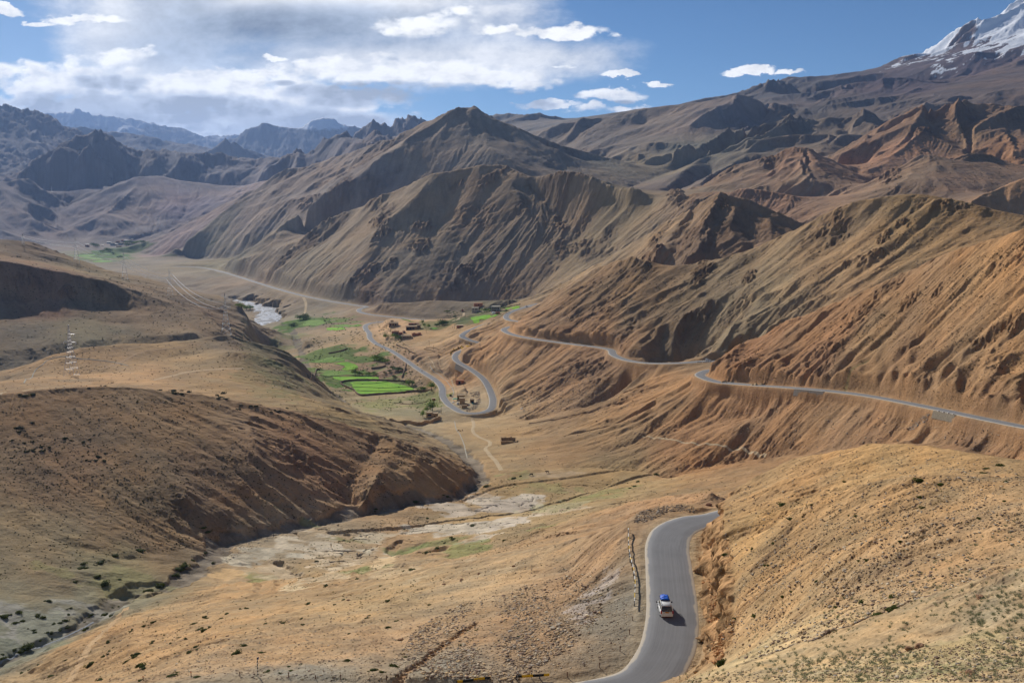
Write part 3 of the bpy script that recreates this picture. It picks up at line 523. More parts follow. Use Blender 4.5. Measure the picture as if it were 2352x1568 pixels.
for (a,b,rx,ry,st,cc) in PATCH:
    q=gat(a,b); D=q[1]; u0=q[0]/D; l1=gat(a,b+ry)[1]; l2=gat(a,b-ry)[1]; rv=abs(math.log(l2/l1))/2+1e-4; rv=min(rv,.25)
    d2=((uuF-u0)/(rx/F))**2+((vvF-math.log(D))/rv)**2
    w=(np.clip((1.25-d2+nz*1.35)*1.5,0,1)*(d2<3))[...,None]*min(1,st*1.12)
    COL=COL*(1-w)+np.array(SOILF(lin(*cc)),np.float32)*(.92+.22*m2[...,None])*w
# snow on the high mountain to the right and the far range
def seg(p): return np.array([(math.exp(pt(q)[1])*pt(q)[0],math.exp(pt(q)[1])) for q in p])
snow_s=slope(150,PN)*fD(11500)
hs=ZF-(800-(uuF-.41)*380)-45*m1-110*np.clip(m2,-1,1)-95*m3
sn=np.clip(hs/30,0,1)*np.clip((YY-5200)/300,0,1)*np.clip((uuF-.3)/.05,0,1)
sn2=np.clip((ZF-(YY*slope(297,PN)))/(YY*.002)+2*m1+1.5*m2,0,1)*((YY>14000)&(uuF>-.23)&(uuF<-.16)).astype(np.float32)
sn3=np.clip((ZF-YY*slope(300,PN))/(YY*.006)+1.5*m1+1.5*m2+.5,0,1)*(YY>19000)*(uuF<-.22)
snow=np.clip(sn+sn2+.5*sn3,0,1)[...,None]
COL=COL*(1-snow)+np.array((.80,.82,.86),np.float32)*snow
log('colours')
# ------------------------------------------------------------------ node helpers
class NT:
    def __init__(s,tree): s.t=tree; s.n=tree.nodes; s.l=tree.links
    def add(s,typ,**kw):
        n=s.n.new(typ)
        for k,v in kw.items():
            if k.startswith('i_'):
                key=k[2:]; key=int(key) if key.isdigit() else key
                s.set(n.inputs[key],v)
            else: setattr(n,k,v)
        return n
    def set(s,inp,v):
        if hasattr(v,'is_output') or isinstance(v,bpy.types.NodeSocket): s.l.new(v,inp)
        else: inp.default_value=v
    def m(s,op,a,b=0.0,c=None,clamp=False):
        n=s.n.new('ShaderNodeMath'); n.operation=op; n.use_clamp=clamp; s.set(n.inputs[0],a); s.set(n.inputs[1],b)
        if c is not None: s.set(n.inputs[2],c)
        return n.outputs[0]
    def mix(s,f,a,b,typ='MIX'):
        n=s.n.new('ShaderNodeMix'); n.data_type='RGBA'; n.blend_type=typ; s.set(n.inputs[0],f); s.set(n.inputs[6],a); s.set(n.inputs[7],b); return n.outputs[2]
    def noise(s,vec,scale,detail=4,rough=.55,dist=0.0):
        n=s.n.new('ShaderNodeTexNoise'); s.l.new(vec,n.inputs['Vector']); n.inputs['Scale'].default_value=scale; n.inputs['Detail'].default_value=detail; n.inputs['Roughness'].default_value=rough; n.inputs['Distortion'].default_value=dist; return n.outputs[0]
    def ramp(s,f,a,b,lo=0.0,hi=1.0):
        n=s.n.new('ShaderNodeMapRange'); n.interpolation_type='SMOOTHSTEP'; s.set(n.inputs[0],f); s.set(n.inputs[1],a); s.set(n.inputs[2],b); s.set(n.inputs[3],lo); s.set(n.inputs[4],hi); return n.outputs[0]
def newmat(name,col=(.5,.5,.5),rough=.8,metal=0.0,spec=.3):
    m=bpy.data.materials.new(name); m.use_nodes=True; t=NT(m.node_tree); b=m.node_tree.nodes['Principled BSDF']
    b.inputs['Base Color'].default_value=(*col,1); b.inputs['Roughness'].default_value=rough; b.inputs['Metallic'].default_value=metal; b.inputs['Specular IOR Level'].default_value=spec
    return m,t,b
def tagged(o,label=None,cat=None,group=None,kind=None):
    if label: o['label']=label
    if cat: o['category']=cat
    if group: o['group']=group
    if kind: o['kind']=kind
    return o
# earth
def earth():
    m,t,b=newmat('earth',rough=1,spec=.05)
    at=t.add('ShaderNodeAttribute',attribute_name='tone'); geo=t.add('ShaderNodeNewGeometry'); P=geo.outputs['Position']
    a=t.noise(P,.9,3,.7); c=t.noise(P,.12,4,.65); g=t.noise(P,3.5,2,.6)
    k=t.m('ADD',t.m('MULTIPLY',a,.50),t.m('MULTIPLY',c,.40)); k=t.m('ADD',k,t.m('MULTIPLY',g,.34)); k=t.m('ADD',k,.38)
    col=t.mix(1.0,at.outputs['Color'],t.add('ShaderNodeCombineColor',i_0=k,i_1=k,i_2=t.m('MULTIPLY',k,.985)).outputs[0],'MULTIPLY')
    t.set(b.inputs['Base Color'],col)
    h=t.m('ADD',t.m('MULTIPLY',a,.35),t.m('MULTIPLY',c,1.6)); h=t.m('ADD',h,t.m('MULTIPLY',g,.10))
    bp=t.add('ShaderNodeBump',i_Strength=.8,i_Distance=1.0,i_Height=h); t.set(b.inputs['Normal'],bp.outputs[0])
    return m
EARTH=earth()
# ------------------------------------------------------------------ camera, sun, sky
cam=bpy.data.cameras.new('camera'); cob=bpy.data.objects.new('camera',cam); C.objects.link(cob); scene.camera=cob
cam.sensor_width=36; cam.lens=36*F/2352; cob.rotation_euler=(math.radians(90)-PN,0,0); cam.clip_start=0.5; cam.clip_end=150000
SUNV=Vector((-1.95,3.65,2.1)).normalized()
sl=bpy.data.lights.new('sun','SUN'); so=bpy.data.objects.new('sun',sl); C.objects.link(so); sl.energy=4.15; sl.angle=math.radians(.5); sl.color=(1,.945,.87)
so.rotation_euler=SUNV.to_track_quat('Z','Y').to_euler()
W=bpy.data.worlds.new('World'); scene.world=W; W.use_nodes=True; t=NT(W.node_tree)
bg=W.node_tree.nodes['Background']
sky=t.add('ShaderNodeTexSky',sky_type='NISHITA',sun_disc=False,sun_elevation=math.asin(SUNV.z),sun_rotation=math.atan2(SUNV.x,SUNV.y),altitude=3500,air_density=1.0,dust_density=.4,ozone_density=2.0)
co=t.add('ShaderNodeTexCoord'); sep=t.add('ShaderNodeSeparateXYZ'); t.l.new(co.outputs['Generated'],sep.inputs[0])
X,Y,Z=sep.outputs
Ya=t.m('MAXIMUM',Y,.05); u=t.m('DIVIDE',X,Ya); s=t.m('DIVIDE',Z,Ya)
def cov(lst,u,s):
    acc=None
    for (px,py,rx,ry,k) in lst:
        u0=px2u(px,py); s0=slope(py,PN)
        dx=t.m('MULTIPLY_ADD',u,F/rx,-u0*F/rx); dy=t.m('MULTIPLY_ADD',s,F/ry,-s0*F/ry)
        d=t.m('MULTIPLY_ADD',dx,dx,t.m('MULTIPLY',dy,dy))
        v=t.m('MULTIPLY_ADD',d,-k,k)
        acc=v if acc is None else t.m('SMOOTH_MAX',acc,v,.25)
    return acc
CL=[(930,168,300,34,1.1),(180,290,420,46,.8),(560,255,420,60,.7),(120,205,360,62,1.0),(250,135,110,26,.7),(470,205,300,42,1.1),(60,270,420,50,1.0),(700,232,330,34,1.1),(420,280,640,42,.9),(850,158,240,26,1.1),(1120,185,190,30,1.1),(1000,60,130,30,.7),
 (1285,78,125,19,1.2),(1160,72,60,12,.8),(1265,244,85,13,1.2),(1405,226,85,17,1.2),(1400,258,100,16,1.1),(1425,183,45,8,1.1),(1515,206,34,6,1.1),(1722,170,60,12,1.5),(1812,176,32,6,1.1),(15,32,45,11,1.0),(90,55,50,5,.9),(200,48,90,11,1.0),(1310,165,34,6,.8),(640,138,40,8,.9)]
ST=[(640,20,520,100,1.0),(330,90,200,110,.8),(880,130,420,70,.7),(1230,135,260,50,.55),(300,320,700,80,.6),(1100,40,180,70,.5)]
DK=[(720,60,380,50,1.0),(500,110,200,50,.5),(900,90,200,30,.6),(430,45,90,90,.3)]
def vec(u,s): return t.add('ShaderNodeCombineXYZ',i_0=u,i_1=t.m('MULTIPLY',s,1.9),i_2=0.0).outputs[0]
v=vec(u,s); w1=t.noise(v,26.0,5,.65); w2=t.noise(t.add('ShaderNodeVectorMath',operation='ADD',i_0=v,i_1=(7.3,2.1,4.4)).outputs[0],22.0,5,.65)
uw=t.m('ADD',u,t.m('MULTIPLY_ADD',w1,.036,-.018)); sw=t.m('SUBTRACT',s,t.m('MULTIPLY',t.m('MAXIMUM',t.m('SUBTRACT',w2,.42),-.03),.03))
n=t.noise(v,13.0,6,.62); n2=t.noise(v,4.5,2,.5)
def puff(sc_): 
    vo=t.add('ShaderNodeTexVoronoi',feature='SMOOTH_F1',i_Scale=sc_,i_Smoothness=.35); t.l.new(t.add('ShaderNodeVectorMath',operation='ADD',i_0=v,i_1=wv3).outputs[0],vo.inputs['Vector']); return vo.outputs['Distance']
wv3=t.add('ShaderNodeCombineXYZ',i_0=t.m('MULTIPLY_ADD',w1,.03,-.015),i_1=t.m('MULTIPLY_ADD',w2,.03,-.015),i_2=0.0).outputs[0]
ff=t.m('ADD',t.m('MULTIPLY_ADD',n,2.1,-1.05),t.m('MULTIPLY_ADD',n2,1.3,-.65)); ff=t.m('ADD',ff,t.m('MULTIPLY_ADD',puff(24.0),-1.0,.42)); ff=t.m('ADD',ff,t.m('MULTIPLY_ADD',puff(62.0),-.75,.32))
f0=t.m('ADD',cov(CL,uw,sw),ff)
n3=t.noise(vec(t.m('ADD',u,-.008),t.m('ADD',s,.011)),13.0,4,.62); f1=t.m('ADD',f0,t.m('MULTIPLY',t.m('SUBTRACT',n3,n),2.6))
f2=t.m('ADD',cov(CL,u,t.m('ADD',s,.022)),t.m('MULTIPLY',ff,.8))
dens=t.m('POWER',t.ramp(f0,-.22,.52),1.1)
v0=vec(u,s); nA=t.noise(v0,7.5,8,.66,.12); nB=t.noise(v0,1.9,3,.5)
stf=t.m('ADD',cov(ST,u,s),t.m('MULTIPLY_ADD',nA,2.2,-1.1)); std=t.m('MULTIPLY',t.ramp(stf,-.35,.75),.93)
dkf=t.m('ADD',cov(DK,u,s),t.m('MULTIPLY_ADD',nB,2.4,-1.2)); dk=t.ramp(dkf,-.6,1.0)
sl_=t.m('SUBTRACT',.84,t.m('MULTIPLY',dk,.46)); sl_=t.m('ADD',sl_,t.m('MULTIPLY_ADD',nA,1.3,-.65))
stc=t.mix(dk,(1,1,1,1),(.80,.92,1.10,1)); stc=t.mix(1.0,stc,t.add('ShaderNodeCombineColor',i_0=sl_,i_1=sl_,i_2=sl_).outputs[0],'MULTIPLY')
lum=t.m('SUBTRACT',1.12,t.m('MULTIPLY',t.ramp(f2,-.3,1.0),.56)); lum=t.m('SUBTRACT',lum,t.m('MULTIPLY',t.ramp(t.m('SUBTRACT',f1,f0),-.4,.5),.38))
lum=t.m('MINIMUM',t.m('MAXIMUM',lum,.40),1.04)
cuc=t.mix(t.ramp(lum,.6,.95),(.86,.93,1.04,1),(1.0,.995,.98,1)); cuc=t.mix(1.0,cuc,t.add('ShaderNodeCombineColor',i_0=lum,i_1=lum,i_2=lum).outputs[0],'MULTIPLY')
SKYK=.055; CLK=.97
skyt=t.mix(1.0,sky.outputs[0],(.50,.76,.98,1),'MULTIPLY')
skyc=t.add('ShaderNodeVectorMath',operation='SCALE',i_Scale=SKYK); t.l.new(skyt,skyc.inputs[0])
veil=t.m('MULTIPLY',t.ramp(u,.15,-.5),t.ramp(s,.22,.0,.25,.75))
sk2=t.mix(t.m('MULTIPLY',veil,.55),skyc.outputs[0],(.55,.65,.76,1))
def sc(c): 
    n=t.add('ShaderNodeVectorMath',operation='SCALE',i_Scale=CLK); t.l.new(c,n.inputs[0]); return n.outputs[0]
front=t.ramp(Y,.05,.2)
fin=t.mix(t.m('MULTIPLY',std,front),sk2,sc(stc)); fin=t.mix(t.m('MULTIPLY',dens,front),fin,sc(cuc))
t.l.new(fin,bg.inputs[0]); bg.inputs[1].default_value=1.0
W.cycles.sampling_method='MANUAL'; W.cycles.sample_map_resolution=256
scene.view_settings.view_transform='Standard'; scene.view_settings.look='None'; scene.view_settings.exposure=0.20; scene.view_settings.gamma=1
scene.cycles.use_denoising=True
scene.cycles.max_bounces=4; scene.cycles.diffuse_bounces=2; scene.cycles.glossy_bounces=2; scene.cycles.use_adaptive_sampling=True; scene.cycles.adaptive_threshold=.02; scene.cycles.volume_bounces=1
# ------------------------------------------------------------------ haze
def haze(dens=2.5e-5):
    me=bpy.data.meshes.new('haze'); bm=bmesh.new(); bmesh.ops.create_cube(bm,size=1)
    zb=float(ZF.min())-1.5; zt=max(float(ZF.max()),10)+20
    for v in bm.verts: v.co=Vector((v.co.x*44000,9.0+(v.co.y+.5)*30600-300,zb+(v.co.z+.5)*(zt-zb)))
    bm.to_mesh(me); o=bpy.data.objects.new('haze',me); C.objects.link(o); tagged(o,kind='stuff')
    m=bpy.data.materials.new('haze_air'); m.use_nodes=True; nt=m.node_tree; nt.nodes.remove(nt.nodes['Principled BSDF'])
    v=nt.nodes.new('ShaderNodeVolumePrincipled'); v.inputs['Color'].default_value=(.38,.58,1,1); v.inputs['Density'].default_value=dens; v.inputs['Anisotropy'].default_value=.3
    nt.links.new(v.outputs[0],nt.nodes['Material Output'].inputs['Volume']); me.materials.append(m)
haze()
def grid_mesh(name,j0,j1,mat,col=None,st=1):
    Z=ZF[j0:j1]; nv,nu=Z.shape
    co=np.empty((nv,nu,3),np.float32); co[...,0]=uuF[j0:j1]*YY[j0:j1]+XO[j0:j1]; co[...,1]=YY[j0:j1]; co[...,2]=Z
    idx=np.arange(nv*nu,dtype=np.int32).reshape(nv,nu)
    q=np.stack([idx[:-1,:-1],idx[:-1,1:],idx[1:,1:],idx[1:,:-1]],-1).reshape(-1,4)
    me=bpy.data.meshes.new(name); me.vertices.add(nv*nu); me.vertices.foreach_set('co',co.ravel())
    me.loops.add(q.size); me.loops.foreach_set('vertex_index',q.ravel())
    me.polygons.add(len(q)); me.polygons.foreach_set('loop_start',np.arange(0,q.size,4,dtype=np.int32))
    me.update(calc_edges=True)
    me.polygons.foreach_set('use_smooth',np.ones(len(q),bool))
    if col is not None:
        a=me.color_attributes.new('tone','FLOAT_COLOR','POINT'); c=np.ones((nv*nu,4),np.float32); c[:,:3]=col[j0:j1].reshape(-1,3); a.data.foreach_set('color',c.ravel())
    me.materials.append(mat)
    o=bpy.data.objects.new(name,me); C.objects.link(o); return o
# ------------------------------------------------------------------ ground sheets
jA=int(np.searchsorted(VF,math.log(330))); jB=int(np.searchsorted(VF,math.log(2600)))
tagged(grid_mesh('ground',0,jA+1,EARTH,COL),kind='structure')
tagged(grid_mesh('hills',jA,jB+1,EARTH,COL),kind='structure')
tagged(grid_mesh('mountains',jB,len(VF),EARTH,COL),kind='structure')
log('sheets')
# the same hillside carried on past both flanks and behind the viewpoint
def apron():
    je=int(np.searchsorted(VF,math.log(700))); ks=np.array([0,.6,1.5,3,6,11,18,28,45,70,110,170,260.])
    for sd,i in ((1,-1),(-1,0)):
        Y=YF[:je]; x0=UF[i]*Y; z0=ZF[:je,i]; K=len(ks)
        X=x0[:,None]+sd*ks[None]; Yg=Y[:,None]+0*X
        nz_=fbm(X*.09,Yg*.09,950,4)
        z=z0[:,None]+ks[None]*(.16 if sd>0 else -.05)+nz_*np.clip(ks/6,0,1)[None]*.8
        cl_=np.repeat(COL[:je,i][:,None],K,1)
        back=[]; yb=np.array([10,6,2,-3,-10,-25,-60.])
        xb=np.concatenate([uuF[0,::40]*YF[0],[UF[-1]*YF[0]]]) if sd>0 else None
        co=np.stack([X,Yg,z],-1).astype(np.float32); idx=np.arange(je*K).reshape(je,K)
        q=np.stack([idx[:-1,:-1],idx[:-1,1:],idx[1:,1:],idx[1:,:-1]],-1).reshape(-1,4)
        if sd<0: q=q[:,::-1]
        o=mesh_np('hillside',co.reshape(-1,3),q,cl_.reshape(-1,3)); yield_rows[sd]=(X[0],z[0],cl_[0])
    xl,zl,cl1=yield_rows[-1]; xr,zr_,cr=yield_rows[1]
    X=np.concatenate([xl[::-1][:-1],UF*YF[0],xr[1:]]); z=np.concatenate([zl[::-1][:-1],ZF[0],zr_[1:]]); c=np.concatenate([cl1[::-1][:-1],COL[0],cr[1:]])
    yb=np.array([YF[0],12,10,8,6,4,2,0,-3,-8,-20,-60.]); zc=float(ZF[0,len(UF)//2]); t_=np.clip(1-yb/YF[0],0,1)
    Zb=z[None]+((-1.75-zc)*t_)[:,None]+.10*fbm(X[None]*.8+0*yb[:,None],yb[:,None]*.8+0*X[None],951,3)*np.clip(t_*6,0,1)[:,None]
    co=np.stack([X[None]+0*Zb,yb[:,None]+0*Zb,Zb],-1).astype(np.float32); nj,ni=Zb.shape; idx=np.arange(nj*ni).reshape(nj,ni)
    q=np.stack([idx[:-1,:-1],idx[1:,:-1],idx[1:,1:],idx[:-1,1:]],-1).reshape(-1,4); mesh_np('hillside',co.reshape(-1,3),q,np.repeat(c[None],nj,0).reshape(-1,3))
yield_rows={}
def mesh_np(name,co,q,c):
    me=bpy.data.meshes.new(name); me.vertices.add(len(co)); me.vertices.foreach_set('co',co.ravel()); me.loops.add(q.size); me.loops.foreach_set('vertex_index',np.ascontiguousarray(q,dtype=np.int32).ravel()); me.polygons.add(len(q)); me.polygons.foreach_set('loop_start',np.arange(0,q.size,4,dtype=np.int32)); me.update(calc_edges=True)
    me.polygons.foreach_set('use_smooth',np.ones(len(q),bool)); a=me.color_attributes.new('tone','FLOAT_COLOR','POINT'); cc=np.ones((len(co),4),np.float32); cc[:,:3]=c; a.data.foreach_set('color',cc.ravel()); me.materials.append(EARTH)
    o=bpy.data.objects.new(name,me); C.objects.link(o); return tagged(o,kind='structure')
apron()
# ------------------------------------------------------------------ sheets laid on the ground
def mesh_obj(name,V,Fc,mat,smooth=False,parent=None,mats=None,midx=None):
    me=bpy.data.meshes.new(name); me.from_pydata([tuple(map(float,v)) for v in V],[],[tuple(int(i) for i in f) for f in Fc])
    for m in (mats or [mat]): me.materials.append(m)
    if midx is not None: me.polygons.foreach_set('material_index',np.array(midx,np.int32))
    if smooth: me.polygons.foreach_set('use_smooth',np.ones(len(me.polygons),bool))
    me.update(); o=bpy.data.objects.new(name,me); C.objects.link(o)
    if parent: o.parent=parent
    return o
def normals(P):
    T=np.gradient(P[:,:2],axis=0); N=np.stack([T[:,1],-T[:,0]],1); N/=np.linalg.norm(N,axis=1)[:,None]+1e-9
    for _ in range(3): N[1:-1]=(N[:-2]+N[1:-1]*2+N[2:])/4; N/=np.linalg.norm(N,axis=1)[:,None]+1e-9
    return N
def asphalt():
    m,t,b=newmat('asphalt',rough=.85,spec=.25)
    geo=t.add('ShaderNodeNewGeometry'); at=t.add('ShaderNodeAttribute',attribute_name='across')
    x=at.outputs['Fac']; P=geo.outputs['Position']
    n=t.noise(P,.25,5,.6); n2=t.noise(P,6,3,.6)
    sv=t.add('ShaderNodeCombineXYZ',i_0=t.m('MULTIPLY',x,1.6),i_1=t.m('MULTIPLY',t.noise(P,.05,2),2.5),i_2=0.0).outputs[0]
    st=t.noise(sv,2.2,4,.6)
    k=t.m('ADD',t.m('MULTIPLY',n,.07),t.m('ADD',t.m('MULTIPLY',st,.12),t.m('MULTIPLY',n2,.03)))
    k=t.m('ADD',k,.085)
    e=t.ramp(t.m('ABSOLUTE',x),2.2,3.5); k=t.m('ADD',k,t.m('MULTIPLY',e,.06))
    dirt=t.ramp(t.m('ADD',t.m('ABSOLUTE',x),t.m('MULTIPLY',n,1.1)),3.75,4.05)
    grey=t.add('ShaderNodeCombineColor',i_0=k,i_1=t.m('MULTIPLY',k,.99),i_2=t.m('MULTIPLY',k,.985)).outputs[0]
    t.set(b.inputs['Base Color'],t.mix(dirt,grey,(.50,.43,.33,1)))
    bp=t.add('ShaderNodeBump',i_Strength=.25,i_Distance=.05,i_Height=n2); t.set(b.inputs['Normal'],bp.outputs[0])
    return m
ASPH=asphalt()
def road(name,P,half=3.6,up=.02):
    N=normals(P); cs=np.array([-half-.25,-half,-half*.5,0,half*.5,half,half+.25]); hz=np.array([-.16,.0,.035,.05,.035,.0,-.16]); K=len(cs)
    V=[];Fc=[];A=[]
    lift=up+np.clip((P[:,1]-1200)/1500,0,1)*.25
    for i in range(len(P)):
        wk=1+np.clip((P[i,1]-1300)/1000,0,1)*.5
        for k in range(K):
            V.append((P[i,0]+N[i,0]*cs[k]*wk,P[i,1]+N[i,1]*cs[k]*wk,P[i,2]+hz[k]+lift[i])); A.append(cs[k])
        if i:
            for k in range(K-1): a=(i-1)*K+k; b=i*K+k; Fc.append((a,a+1,b+1,b))
    o=mesh_obj(name,V,Fc,ASPH,True); a=o.data.attributes.new('across','FLOAT','POINT'); a.data.foreach_set('value',np.array(A,np.float32))
    return tagged(o,kind='structure')
road('road',road_pl[0]); road('road',road_pl[1][::2])
def spl(pts,step):
    Q=np.array([(gat(*p[:2])) if len(p)==2 else gat(p[0],p[1],dmin=p[2]) for p in pts]); n=len(Q); out=[]
    if n==2: return resampled(Q,step)
    for i in range(n-1):
        p0=Q[max(i-1,0)];p1=Q[i];p2=Q[i+1];p3=Q[min(i+2,n-1)]; t=np.linspace(0,1,12,endpoint=False)[:,None]
        out.append(.5*((2*p1)+(p2-p0)*t+(2*p0-5*p1+4*p2-p3)*t*t+(3*p1-p0-3*p2+p3)*t**3))
    out.append(Q[-1:]); return resampled(np.vstack(out),step)
def ribbon(name,pts,w,mat,lift=.12,step=None,kind='structure',P=None):
    if P is None:
        D=gat(*pts[0][:2])[1]; P=spl(pts,step or max(.5,D*.0012))
    N=normals(P); V=[];Fc=[]; K=5; cs=np.linspace(-w/2,w/2,K)
    for k in range(K):
        X=P[:,0]+N[:,0]*cs[k]; Y=P[:,1]+N[:,1]*cs[k]; z=zat(X,Y)+lift*(1 if 0<k<K-1 else .2); V.append(np.stack([X,Y,z],1))
    V=np.stack(V,1).reshape(-1,3)
    for i in range(1,len(P)):
        for k in range(K-1): a=(i-1)*K+k; b=i*K+k; Fc.append((a,a+1,b+1,b))
    return tagged(mesh_obj(name,V,Fc,mat,True),kind=kind)
def soilmat(name,rgb,amp=.35,sc=.8,rough=1.0,rgb2=None):
    m,t,b=newmat(name,rough=rough,spec=.05); P=t.add('ShaderNodeNewGeometry').outputs['Position']
    n=t.noise(P,sc,4,.65); n2=t.noise(P,sc*.12,3,.5); c=SOILF(lin(*rgb)); c2=SOILF(lin(*rgb2)) if rgb2 else c
    base=t.mix(t.ramp(n2,.38,.62),(*c,1),(*c2,1)); k=t.m('ADD',t.m('MULTIPLY',n,amp*2),1-amp)
    t.set(b.inputs['Base Color'],t.mix(1.0,base,t.add('ShaderNodeCombineColor',i_0=k,i_1=k,i_2=k).outputs[0],'MULTIPLY'))
    bp=t.add('ShaderNodeBump',i_Strength=.6,i_Distance=.4,i_Height=n); t.set(b.inputs['Normal'],bp.outputs[0]); return m
def cropmat(name,rgb,rgb2):
    m,t,b=newmat(name,rough=.9,spec=.1); P=t.add('ShaderNodeNewGeometry').outputs['Position']
    n=t.noise(P,.06,4,.6); n2=t.noise(P,1.2,3,.7)
    c=t.mix(t.ramp(n,.35,.65),(*lin(*rgb),1),(*lin(*rgb2),1)); k=t.m('ADD',t.m('MULTIPLY',n2,.5),.75)
    t.set(b.inputs['Base Color'],t.mix(1.0,c,t.add('ShaderNodeCombineColor',i_0=k,i_1=k,i_2=k).outputs[0],'MULTIPLY')); return m
TRACK=soilmat('track_dust',(202,174,134),.25)
ribbon('dirt_track_or_shade',[(1085,960),(1088,975),(1086,990),(1100,1003),(1122,1012),(1125,1022),(1115,1030),(1125,1045),(1140,1060),(1152,1080)],2.8,TRACK)
ribbon('dirt_track_or_shade',[(696,683),(703,700),(697,725)],5,TRACK,.3)
ribbon('dirt_track_or_shade',[(976,820),(990,828),(1000,845),(1020,860),(1038,875),(1045,895)],1.3,TRACK)
ribbon('dirt_track_or_shade',[(1215,972),(1300,958),(1360,945),(1425,925)],2.0,soilmat('bank_shade',(120,92,66)),.5)  # dark strip painting the shadow along the gully bank, no track here
ribbon('dirt_track_or_shade',[(0,907),(60,896),(140,888),(210,880)],1.6,TRACK)
ribbon('dirt_track_or_shade',[(350,873),(400,862),(470,850),(560,845)],5,soilmat('pale_dust',(206,172,130)),.15)
ribbon('dirt_track_or_shade',[(200,855),(260,838),(330,808),(420,797)],3,soilmat('faint_dust',(196,158,116)),.15)
ribbon('dirt_track_or_shade',[(150,1568),(190,1510),(240,1450),(290,1395)],2.2,soilmat('worn_slope',(204,166,120)),.08)
ribbon('dirt_track_or_shade',[(1475,1000),(1600,1020),(1700,1030),(1760,1045)],1.4,TRACK)
ribbon('dirt_track_or_shade',[(1040,738),(1056,728),(1066,718)],4,TRACK,.3)
WATER,t,b=newmat('stream_water',(.26,.28,.30),.75,0,.3)
n=t.noise(t.add('ShaderNodeNewGeometry').outputs['Position'],1.5,3,.7); bp=t.add('ShaderNodeBump',i_Strength=.6,i_Distance=.3,i_Height=n); t.set(b.inputs['Normal'],bp.outputs[0])
ribbon('stream_water',[(0,1524),(60,1495),(100,1483),(150,1462),(190,1442),(215,1428)],.7,WATER,.12)
CANAL=soilmat('canal_concrete',(184,172,152),.25)
ribbon('irrigation_canal',[(1044,967),(1047,983),(1055,995),(1062,1010),(1068,1030),(1073,1052)],.8,CANAL,.12)
ribbon('irrigation_canal',[(1035,915),(1042,900),(1030,880),(1010,862),(994,850),(988,840)],.9,CANAL,.2)
ribbon('irrigation_canal',[(55,880),(75,862),(97,838),(120,823),(180,823),(260,832),(295,840)],1.2,CANAL,.35)
# river
def drape(name,poly,mat,lift=.2,z=None,plan_poly=None,kind='stuff',sub=1):
    Pp=plan_poly if plan_poly is not None else np.array([gat(*p)[:2] for p in poly])
    j0=max(0,int(np.searchsorted(VF,math.log(Pp[:,1].min())))-1); j1=int(np.searchsorted(VF,math.log(Pp[:,1].max())))+2
    us=Pp[:,0]/Pp[:,1]; i0=max(0,int((us.min()-U0)/(UF[1]-UF[0]))-1); i1=int((us.max()-U0)/(UF[1]-UF[0]))+3
    V_=np.linspace(VF[j0],VF[j1],(j1-j0)*sub+1); U_=np.linspace(UF[i0],UF[i1],(i1-i0)*sub+1)
    Y=np.exp(V_)[:,None]+0*U_[None]; X=U_[None]*Y; M=inpoly(X,Y,Pp); Zs=zat(X,Y)+lift if z is None else np.full(X.shape,z)
    ids=-np.ones(M.shape,int); V=[]; Fc=[]
    q=M[:-1,:-1]&M[1:,:-1]&M[1:,1:]&M[:-1,1:]; use=np.zeros_like(M); use[:-1,:-1]|=q; use[1:,:-1]|=q; use[1:,1:]|=q; use[:-1,1:]|=q
    ids[use]=np.arange(use.sum()); V=np.stack([X[use],Y[use],Zs[use]],1)
    a,b_=np.nonzero(q); Fc=np.stack([ids[a,b_],ids[a,b_+1],ids[a+1,b_+1],ids[a+1,b_]],1)
    if len(Fc)==0: log('EMPTY drape',name,poly); return None
    return tagged(mesh_obj(name,V,Fc,mat,True),kind=kind)
RIVM,t,b=newmat('river_braids',rough=.4,spec=.5)
P=t.add('ShaderNodeNewGeometry').outputs['Position']; n=t.noise(P,.028,5,.6,1.5); w=t.ramp(t.m('ABSOLUTE',t.m('SUBTRACT',n,.5)),.06,.02)
t.set(b.inputs['Base Color'],t.mix(w,(.15,.15,.155,1),(.50,.52,.54,1))); t.set(b.inputs['Roughness'],t.ramp(w,0,1,.85,.28)); t.set(b.inputs['Metallic'],t.m('MULTIPLY',w,.4))
drape("river",None,RIVM,z=RW-.1,plan_poly=RIV,kind='structure')
Z3=lambda L:[(689+x*.13183,792.4+y*.13183) for x,y in L]
Z5=lambda L:[(631.6+x*.29296,631.6+y*.29296) for x,y in L]
Z9=lambda L:[(195.2+x*.07324,516.8+y*.07324) for x,y in L]
BR=cropmat('young_barley',(112,166,20),(130,176,30)); DG=cropmat('dull_pasture',(98,134,36),(118,144,54)); MG=cropmat('green_crop',(92,136,30),(110,146,44))
